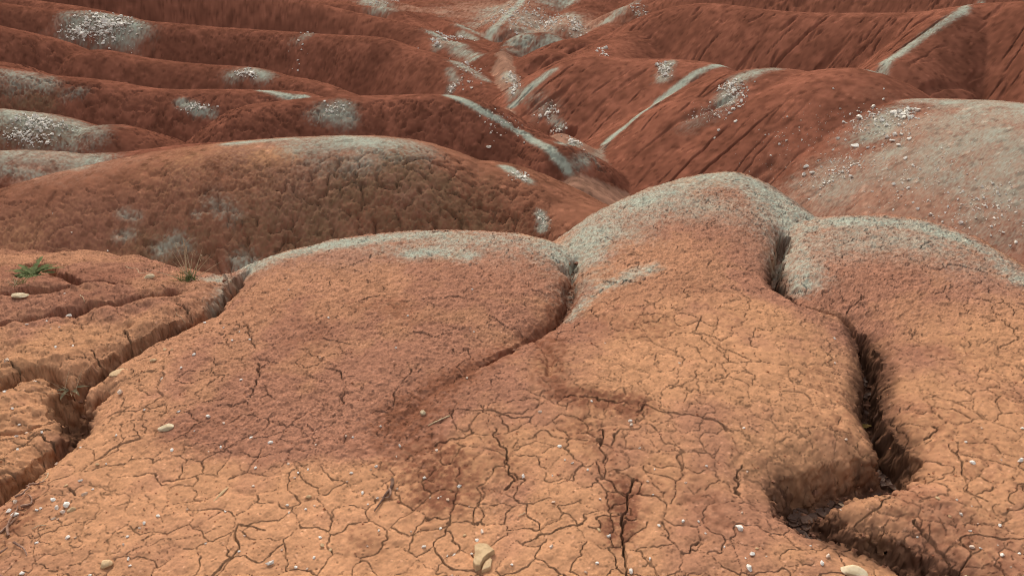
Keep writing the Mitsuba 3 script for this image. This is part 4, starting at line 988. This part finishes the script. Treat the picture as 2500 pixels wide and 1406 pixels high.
TEXTS = {
    'long_stone': ('long tan stone leaning at the lower end of the left gully', 'tan_stone', 0.5), 'curved_stone': ('cream curved stone with a pale ridge, largest on the left of the ochre mound', 'cream_stone', 0.55),
    'flat_stone': ('flat tan stone sunk level in the clay beside the left gully', 'tan_stone', 0.16), 'slab_stone': ('flat cream slab on the left bank below the leafy green weed', 'cream_stone', 0.35),
    'egg_stone': ('smooth egg-shaped pale stone on the bank left of the grass tuft', 'cream_stone', 0.7), 'round_stone': ('rounded orange-tan stone near the bottom edge at the left', 'tan_stone', 0.6),
    'corner_stone': ('cream angular stone cut by the bottom edge at the right', 'cream_stone', 0.5), 'oval_stone': ('small oval beige stone on the lip of the left gully', 'cream_stone', 0.7),
    'thin_stone': ('thin pale flat stone on the left bank between two gullies', 'cream_stone', 0.5), 'lip_stone': ('beige crumbly stone where the central gully ends, left of the straight stick', 'cream_stone', 0.7)}
for k, (name, sx, sy, length, width, ang) in enumerate(STONES):
    text, bsdf, tall = TEXTS[name]
    key = thing(name, text, 'stone')
    a = math.atan2(math.sin(math.radians(ang)) * 1.35, math.cos(math.radians(ang)))
    m = worn_stone(length, width * 1.25, width * tall * 1.3, 80 + k, 0.2)
    scene[key] = mikit.ply(placed(m, [sx, sy, float(ground(sx, sy)) + width * tall * (0.02 if name == 'flat_stone' else 0.34)], a), bsdf, 35)

# the broken stone near the bottom edge, in two pieces
def plate_stone(outline, at, thick, seed):
    g = shapely.Polygon(np.asarray(outline, float) * [0.00036, -0.00050]).segmentize(0.004)
    rings = [(0.0, 0.0), (0.0, 0.7), (-0.0012, 0.92), (-0.0035, 1.0)]
    o = np.array(g.exterior.coords)[:-1]
    c = o.mean(0)
    v, f, n = [], [], len(o)
    for inset, t in rings:
        w = c + (o - c) * (1 + inset / max(np.linalg.norm(o - c, axis=1).mean(), 1e-6))
        v.append(np.c_[w, thick * t + 0.0015 * (meshkit.fbm(np.c_[w * 60, w[:, :1] * 0 + seed], 2, seed) - 0.5)])
    v.append(np.r_[c, thick * 1.03][None])
    for k in range(len(rings) - 1):
        for i in range(n):
            j = (i + 1) % n
            f += [[k * n + i, k * n + j, k * n + n + j], [k * n + i, k * n + n + j, k * n + n + i]]
    top = (len(rings) - 1) * n
    f += [[top + i, top + (i + 1) % n, top + n] for i in range(n)]
    m = trimesh.Trimesh(np.vstack(v), f, process=False)
    if m.volume < 0:
        m.invert()
    m.apply_translation([at[0], at[1], float(ground(*at)) - 0.004])
    return m


c0 = SPOTS['split']
big_piece = [(-70, -75), (-40, -90), (20, -85), (72, -40), (32, -15), (-3, 15), (-23, 60), (-53, 63), (-73, 35), (-63, -25)]
small_piece = [(42, -5), (57, 5), (47, 55), (-13, 80), (-3, 40), (12, 18)]
scene[thing('broken_stone', 'flat yellow-tan stone near the bottom edge, the larger piece of a split pair', 'stone')] = mikit.ply(plate_stone(big_piece, c0, 0.020, 3), 'tan_stone', 40)
scene[thing('broken_stone', 'small yellow-tan fragment beside the split stone near the bottom edge', 'stone')] = mikit.ply(plate_stone(small_piece, c0, 0.013, 4), 'tan_stone', 40)

plies = [mikit.ply(rock_mesh(16 + k, 140 + k), 'chalk', 20) for k in range(8)]
ORDER = ['first', 'second', 'third', 'fourth', 'fifth', 'sixth', 'seventh', 'eighth', 'ninth', 'tenth', 'eleventh', 'twelfth', 'thirteenth', 'fourteenth', 'fifteenth', 'sixteenth', 'seventeenth', 'eighteenth', 'nineteenth', 'twentieth']
bands = {'by the grey stripe of the red ridge': [], "at the brown hill's right foot": [], 'high on the right slope': [], 'midway down the right slope': [], 'low on the right slope': []}
BANDS = list(bands)
for k, (rx, ry, a, b) in enumerate(ROCKS):
    bands[BANDS[(0 if ry > 6.3 else 1) if rx < 1.2 else 2 if ry > 8.0 else 3 if ry > 6.9 else 4]].append((rx / ry, k))
text_of = {k: f'white chalky rock {band}, {ORDER[min(n, 19)]} from the left' for band, who in bands.items() for n, (_, k) in enumerate(sorted(who))}
for k, (rx, ry, a, b) in enumerate(ROCKS):
    r = np.random.default_rng(3000 + k)
    key = thing('white_rock', text_of[k], 'rock', 'white rocks on the slopes')
    scene[key] = {**plies[k % 8], 'to_world': T().translate([rx, ry, float(ground(rx, ry)) + b * 0.15]).rotate([0, 0, 1], float(r.uniform(10, 60))).rotate([0, 1, 0], float(r.uniform(-12, 12))).scale([a * 1.1, a * 0.65, b * 1.1])}

chips, heap = [], 0
shards = [rock_mesh(8, 200 + k) for k in range(12)]
heap_plies = [mikit.ply(rock_mesh(13 + k, 230 + k), 'chalk', 20) for k in range(5)]
for s, (cx, cy, ex, ey, n, size) in enumerate(RUBBLE):
    p = rng.normal(size=(n, 2)) * [ex * 0.55, ey * 0.6]
    p = p[np.abs(p).max(1) < 1.3 * max(ex, ey)] + [cx, cy]
    gz = ground(p[:, 0], p[:, 1])
    for k in range(len(p)):
        d = size * rng.lognormal(-0.25, 0.45)
        if s == 0 and heap < 70 and d > size * 0.85:
            heap += 1
            scene[thing('heap_rock', 'white rock in the heap of rubble on the upper left ridge', 'rock', 'rocks of the white rubble heap')] = {
                **heap_plies[heap % 5], 'to_world': T().translate([p[k, 0], p[k, 1], float(gz[k]) + d * 0.25]).rotate([0, 0, 1], float(rng.uniform(0, 360))).scale([d * 1.5, d * 1.1, d])}
            continue
        m = shards[rng.integers(12)]
        a = rng.uniform(0, 2 * np.pi)
        v = m.vertices * [d * 1.2, d * 0.9, d * 0.8]
        v = np.c_[v[:, 0] * np.cos(a) - v[:, 1] * np.sin(a), v[:, 0] * np.sin(a) + v[:, 1] * np.cos(a), v[:, 2]] + [p[k, 0], p[k, 1], gz[k] + d * 0.2]
        chips.append((v, m.faces))
off = np.cumsum([0] + [len(v) for v, _ in chips])
scene['gravel'] = mikit.ply(trimesh.Trimesh(np.vstack([v for v, _ in chips]), np.vstack([f + o for (_, f), o in zip(chips, off)]), process=False), 'chalk', False)
labels['gravel'] = {'label': 'loose white and grey chips scattered over the red slopes', 'category': 'gravel', 'kind': 'stuff'}

# fine grit on the near clay
m = []
gp = np.c_[rng.uniform(-1.9, 1.9, 5200), 1.25 + 3.0 * rng.uniform(0, 1, 5200) ** 1.3]
gp = gp[(np.abs(gp[:, 0]) < 0.62 * (0.9 * gp[:, 1] + 0.8)) & (meshkit.fbm(np.c_[gp * 1.5, gp[:, :1] * 0], 3, 8) > 0.46)]
gz = ground(gp[:, 0], gp[:, 1])
for (gx, gyy), z0 in zip(gp, gz):
    d = 0.0042 * rng.lognormal(0, 0.4)
    s = shards[rng.integers(12)]
    m.append((s.vertices * [d * 1.1, d * 0.9, d * 0.7] + [gx, gyy, z0 + d * 0.15], s.faces))
off = np.cumsum([0] + [len(v) for v, _ in m])
scene['grit'] = mikit.ply(trimesh.Trimesh(np.vstack([v for v, _ in m]), np.vstack([f + o for (_, f), o in zip(m, off)]), process=False), 'clay_lump', False)
labels['grit'] = {'label': 'small crumbs of clay lying on the cracked ochre mounds', 'category': 'grit', 'kind': 'stuff'}

# clods fallen from the walls into the gullies
m = []
for g_, n in ((0, 130), (12, 50), (13, 60), (14, 90), (15, 60), (16, 90), (8, 70)):
    ln = dense_line(GULLIES[g_][3], 0.01)
    q = ln[rng.integers(0, len(ln), n), :2] + rng.normal(size=(n, 2)) * GULLIES[g_][0] * 0.55
    for (gx, gyy), z0 in zip(q, ground(q[:, 0], q[:, 1])):
        d = 0.011 * rng.lognormal(0, 0.5)
        s = shards[rng.integers(12)]
        m.append((s.vertices * [d * 1.2, d, d * 0.8] + [gx, gyy, z0 + d * 0.2], s.faces))
off = np.cumsum([0] + [len(v) for v, _ in m])
scene['clods'] = mikit.ply(trimesh.Trimesh(np.vstack([v for v, _ in m]), np.vstack([f + o for (_, f), o in zip(m, off)]), process=False), 'clod', False)
labels['clods'] = {'label': 'brown clods and crumbs fallen into the gullies', 'category': 'clods', 'kind': 'stuff'}

# ------------------------------------------------------------------ plants
def blade(at, length, angle, lean, curve, width, sides=3, n=6):
    t = np.linspace(0, 1, n)
    flat = length * (np.sin(lean) * t + curve * t ** 2)
    up_ = length * (np.cos(lean) * t - 0.5 * curve * t ** 2)
    p = np.c_[at[0] + np.cos(angle) * flat, at[1] + np.sin(angle) * flat, at[2] + up_]
    return tube(p, width * (1 - 0.85 * t), sides)


w0 = np.array([*SPOTS['weed'], 0.0])
w0[2] = float(ground(w0[0], w0[1])) + 0.012
weed = thing('leafy_weed', 'green leafy weed with toothed leaves growing in the gully at the left edge', 'weed')
for k, (ang, length, lift, droop) in enumerate([(88, .130, 0.55, 0.25), (100, .105, 0.45, .25), (18, .140, 0.38, 0.30), (35, .110, 0.5, .3), (172, .135, 0.36, 0.28), (150, .120, .5, .3), (195, .105, .3, .3), (250, .085, .25, .35), (285, .095, .22, .4), (320, .080, .25, .4), (60, .09, .45, .3), (225, .07, .35, .3), (8, .11, .22, .2), (165, .11, .2, .2), (205, .12, .15, .2), (340, .10, .15, .25), (270, .08, .1, .2), (120, .11, .3, .3), (75, .11, .35, .25)]):
    part(weed, 'leaf', placed(leaf_mesh(length, length * 0.14, 5, lift, droop, 300 + k), w0, math.radians(ang)), 'green_leaf', 60)
for k in range(5):
    part(weed, 'stem', blade(w0 - [0, 0, .01], rng.uniform(.03, .05), rng.uniform(0, 6.28), 0.7, 0.2, 0.0022, 5), 'grass_green')

g0 = np.array([*SPOTS['tuft'], 0.0])
g0[2] = float(ground(g0[0], g0[1])) - 0.002
tuft = thing('grass_tuft', 'grass tuft with green blades and tall dry stalks below the brown hill', 'grass')
for k in range(44):
    at = g0 + [rng.normal() * .020, rng.normal() * .012, 0]
    part(tuft, 'blade', blade(at, rng.uniform(.045, .095), rng.uniform(0, 6.28), rng.uniform(.2, 1.1), rng.uniform(.0, .25), 0.0018), 'grass_green')
for k, (ang, length, lean) in enumerate([(120, .19, .22), (140, .17, .35), (75, .16, .12), (60, .14, .3), (30, .13, .5), (165, .12, .7), (10, .17, .95), (185, .20, 1.15), (100, .20, .28), (50, .16, .4), (150, .15, .5), (90, .13, .3), (20, .15, .7)]):
    at = g0 + [rng.normal() * .008, rng.normal() * .006, 0]
    s = part(tuft, 'stalk', blade(at, length, math.radians(ang), lean, .06, 0.0024, 4, 8), 'dry_stalk')
    if k < 5:
        t = at + [math.cos(math.radians(ang)) * length * (math.sin(lean) + .06), math.sin(math.radians(ang)) * length * (math.sin(lean) + .06), length * (math.cos(lean) - .03)]
        seeds = [worn_stone(.010, .0028, .0028, 400 + 9 * k + q) for q in range(5)]
        part(s, 'seed_head', trimesh.util.concatenate([placed(m, t + [rng.normal() * .004, rng.normal() * .004, -.006 * q], rng.uniform(0, 6.28), -1.0) for q, m in enumerate(seeds)]), 'dry_stalk')
g1 = np.array([*SPOTS['tuft2'], 0.0])
g1[2] = float(ground(g1[0], g1[1])) - 0.002
tuft = thing('grass_tuft', 'small faded grass tuft just below the leafy weed at the left edge', 'grass')
for k in range(34):
    at = g1 + [rng.normal() * .022, rng.normal() * .012, 0]
    part(tuft, 'blade', blade(at, rng.uniform(.03, .06), rng.uniform(0, 6.28), rng.uniform(.2, 1.1), rng.uniform(.0, .3), 0.0015), 'grass_green' if k % 3 else 'dry_stalk')
d0 = np.array([*SPOTS['dry'], 0.0])
d0[2] = float(ground(d0[0], d0[1]))
dry = thing('dead_weed', 'withered weed with grey straws caught in the left gully', 'weed')
for k in range(12):
    part(dry, 'straw', blade(d0 + [rng.normal() * .012, rng.normal() * .012, 0], rng.uniform(.05, .10), rng.uniform(0, 6.28), rng.uniform(.5, 1.35), rng.uniform(0, .15), 0.0013, 4), 'dry_stalk')
for k, a in enumerate((200, 330, 20, 260)):
    part(dry, 'leaf', placed(leaf_mesh(.065, .007, 0, .35, .35, 500 + k), d0 + [0, 0, .01], math.radians(a)), 'dead_leaf', 60)

# ------------------------------------------------------------------ sticks, straws, roots, fallen leaves
def stick(name, label, a, b, radius, bsdf, seed, category, lift=1.0, wiggle=0.02):
    p = on_ground(bent_line(a, b, 9, wiggle, seed), 0)
    p[:, 2] = np.maximum(np.linspace(p[0, 2], p[-1, 2], 9), p[:, 2]) + radius * lift
    scene[thing(name, label, category)] = mikit.ply(tube(p, radius * np.linspace(0.8, 1.1, 9), 7), bsdf, 50)


stick('stick', 'straight pale stick lying on the clay below the central gully', SPOTS['stick_a'], SPOTS['stick_b'], 0.0024, 'dry_stalk', 1, 'stick')
fork = on_ground(resample(SPOTS['fork'], 14), .006)
fork2 = on_ground(resample(SPOTS['fork2'], 9), .007)
twig = thing('forked_twig', 'dark forked twig lying on the ochre mound near the bottom', 'twig')
part(twig, 'main_branch', tube(fork, np.linspace(.0055, .0018, 14), 7), 'old_wood', 50)
part(twig, 'side_branch', tube(fork2, np.linspace(.0040, .0015, 9), 7), 'root_wood', 50)
a, b = np.array(SPOTS['chip_a']), np.array(SPOTS['chip_b'])
scene[thing('wood_chip', 'straw-coloured splinter of wood lying flat at the lower left of the mound', 'wood chip')] = mikit.ply(placed(worn_stone(float(np.linalg.norm(b - a)) * 1.1, .010, .006, 31), [*((a + b) / 2), float(ground(*((a + b) / 2))) + .002], math.atan2(*(b - a)[::-1])), 'tan_stone', 40)
a, b = np.array(SPOTS['bent_a']), np.array(SPOTS['bent_b'])
scene[thing('wood_chip', 'short bent tan chip beside a white pebble in the lower middle', 'wood chip')] = mikit.ply(placed(worn_stone(float(np.linalg.norm(b - a)) * 1.15, .011, .007, 33), [*((a + b) / 2), float(ground(*((a + b) / 2))) + .003], math.atan2(*(b - a)[::-1])), 'tan_stone', 40)
for n, (k, text) in enumerate([('straw1', 'dry straw leaning over the gully beside the leafy weed'), ('straw2', 'long dry straw lying left of the grass tuft'), ('straw3', 'short straw across the second gully of the left bank'), ('straw4', 'short curled straw on the lip of the main left gully'),
                               ('straw5', 'dry straw spanning the upper end of the main left gully'), ('straw6', 'tiny straw on the clay in the lower middle of the mound'), ('straw7', 'dry straw standing in the lower left gully above the long stone'), ('straw8', 'short straw on the clay near the roots in the lower left corner')]):
    stick('straw', text, *SPOTS[k], 0.0013, 'dry_stalk', 50 + n, 'straw', 2.0, 0.05)
roots = thing('roots', 'tangle of thin dry roots in the lower left corner', 'roots')
for n, pts in enumerate(SPOTS['roots']):
    p = on_ground(resample(pts, 12), .004 + .004 * (n % 3))
    part(roots, 'root', tube(p, np.linspace(.0035, .0014, 12), 6), 'root_wood', 50)
for k, (spot, size, bsdf, ang, tilt, text) in enumerate([('leaf1', .040, 'yellow_leaf', 20, -.1, 'curled yellow leaf on the mud of the right gully'), ('leaf2', .038, 'yellow_leaf', 75, -.9, 'yellow leaf standing against the wall of the right gully'),
                                                         ('leaf3', .036, 'pale_leaf', 140, -.4, 'pale dead leaf in the bend of the right gully'), ('leaf4', .036, 'pale_leaf', 160, -.3, 'pale folded leaf in the dark pit of the left gully')]):
    sx, sy = SPOTS[spot]
    scene[thing('fallen_leaf', text, 'leaf')] = mikit.ply(placed(leaf_mesh(size, size * .24, 0, .25, .3, 600 + k), [sx, sy, float(ground(sx, sy)) + .008], math.radians(ang), tilt), bsdf, 60)
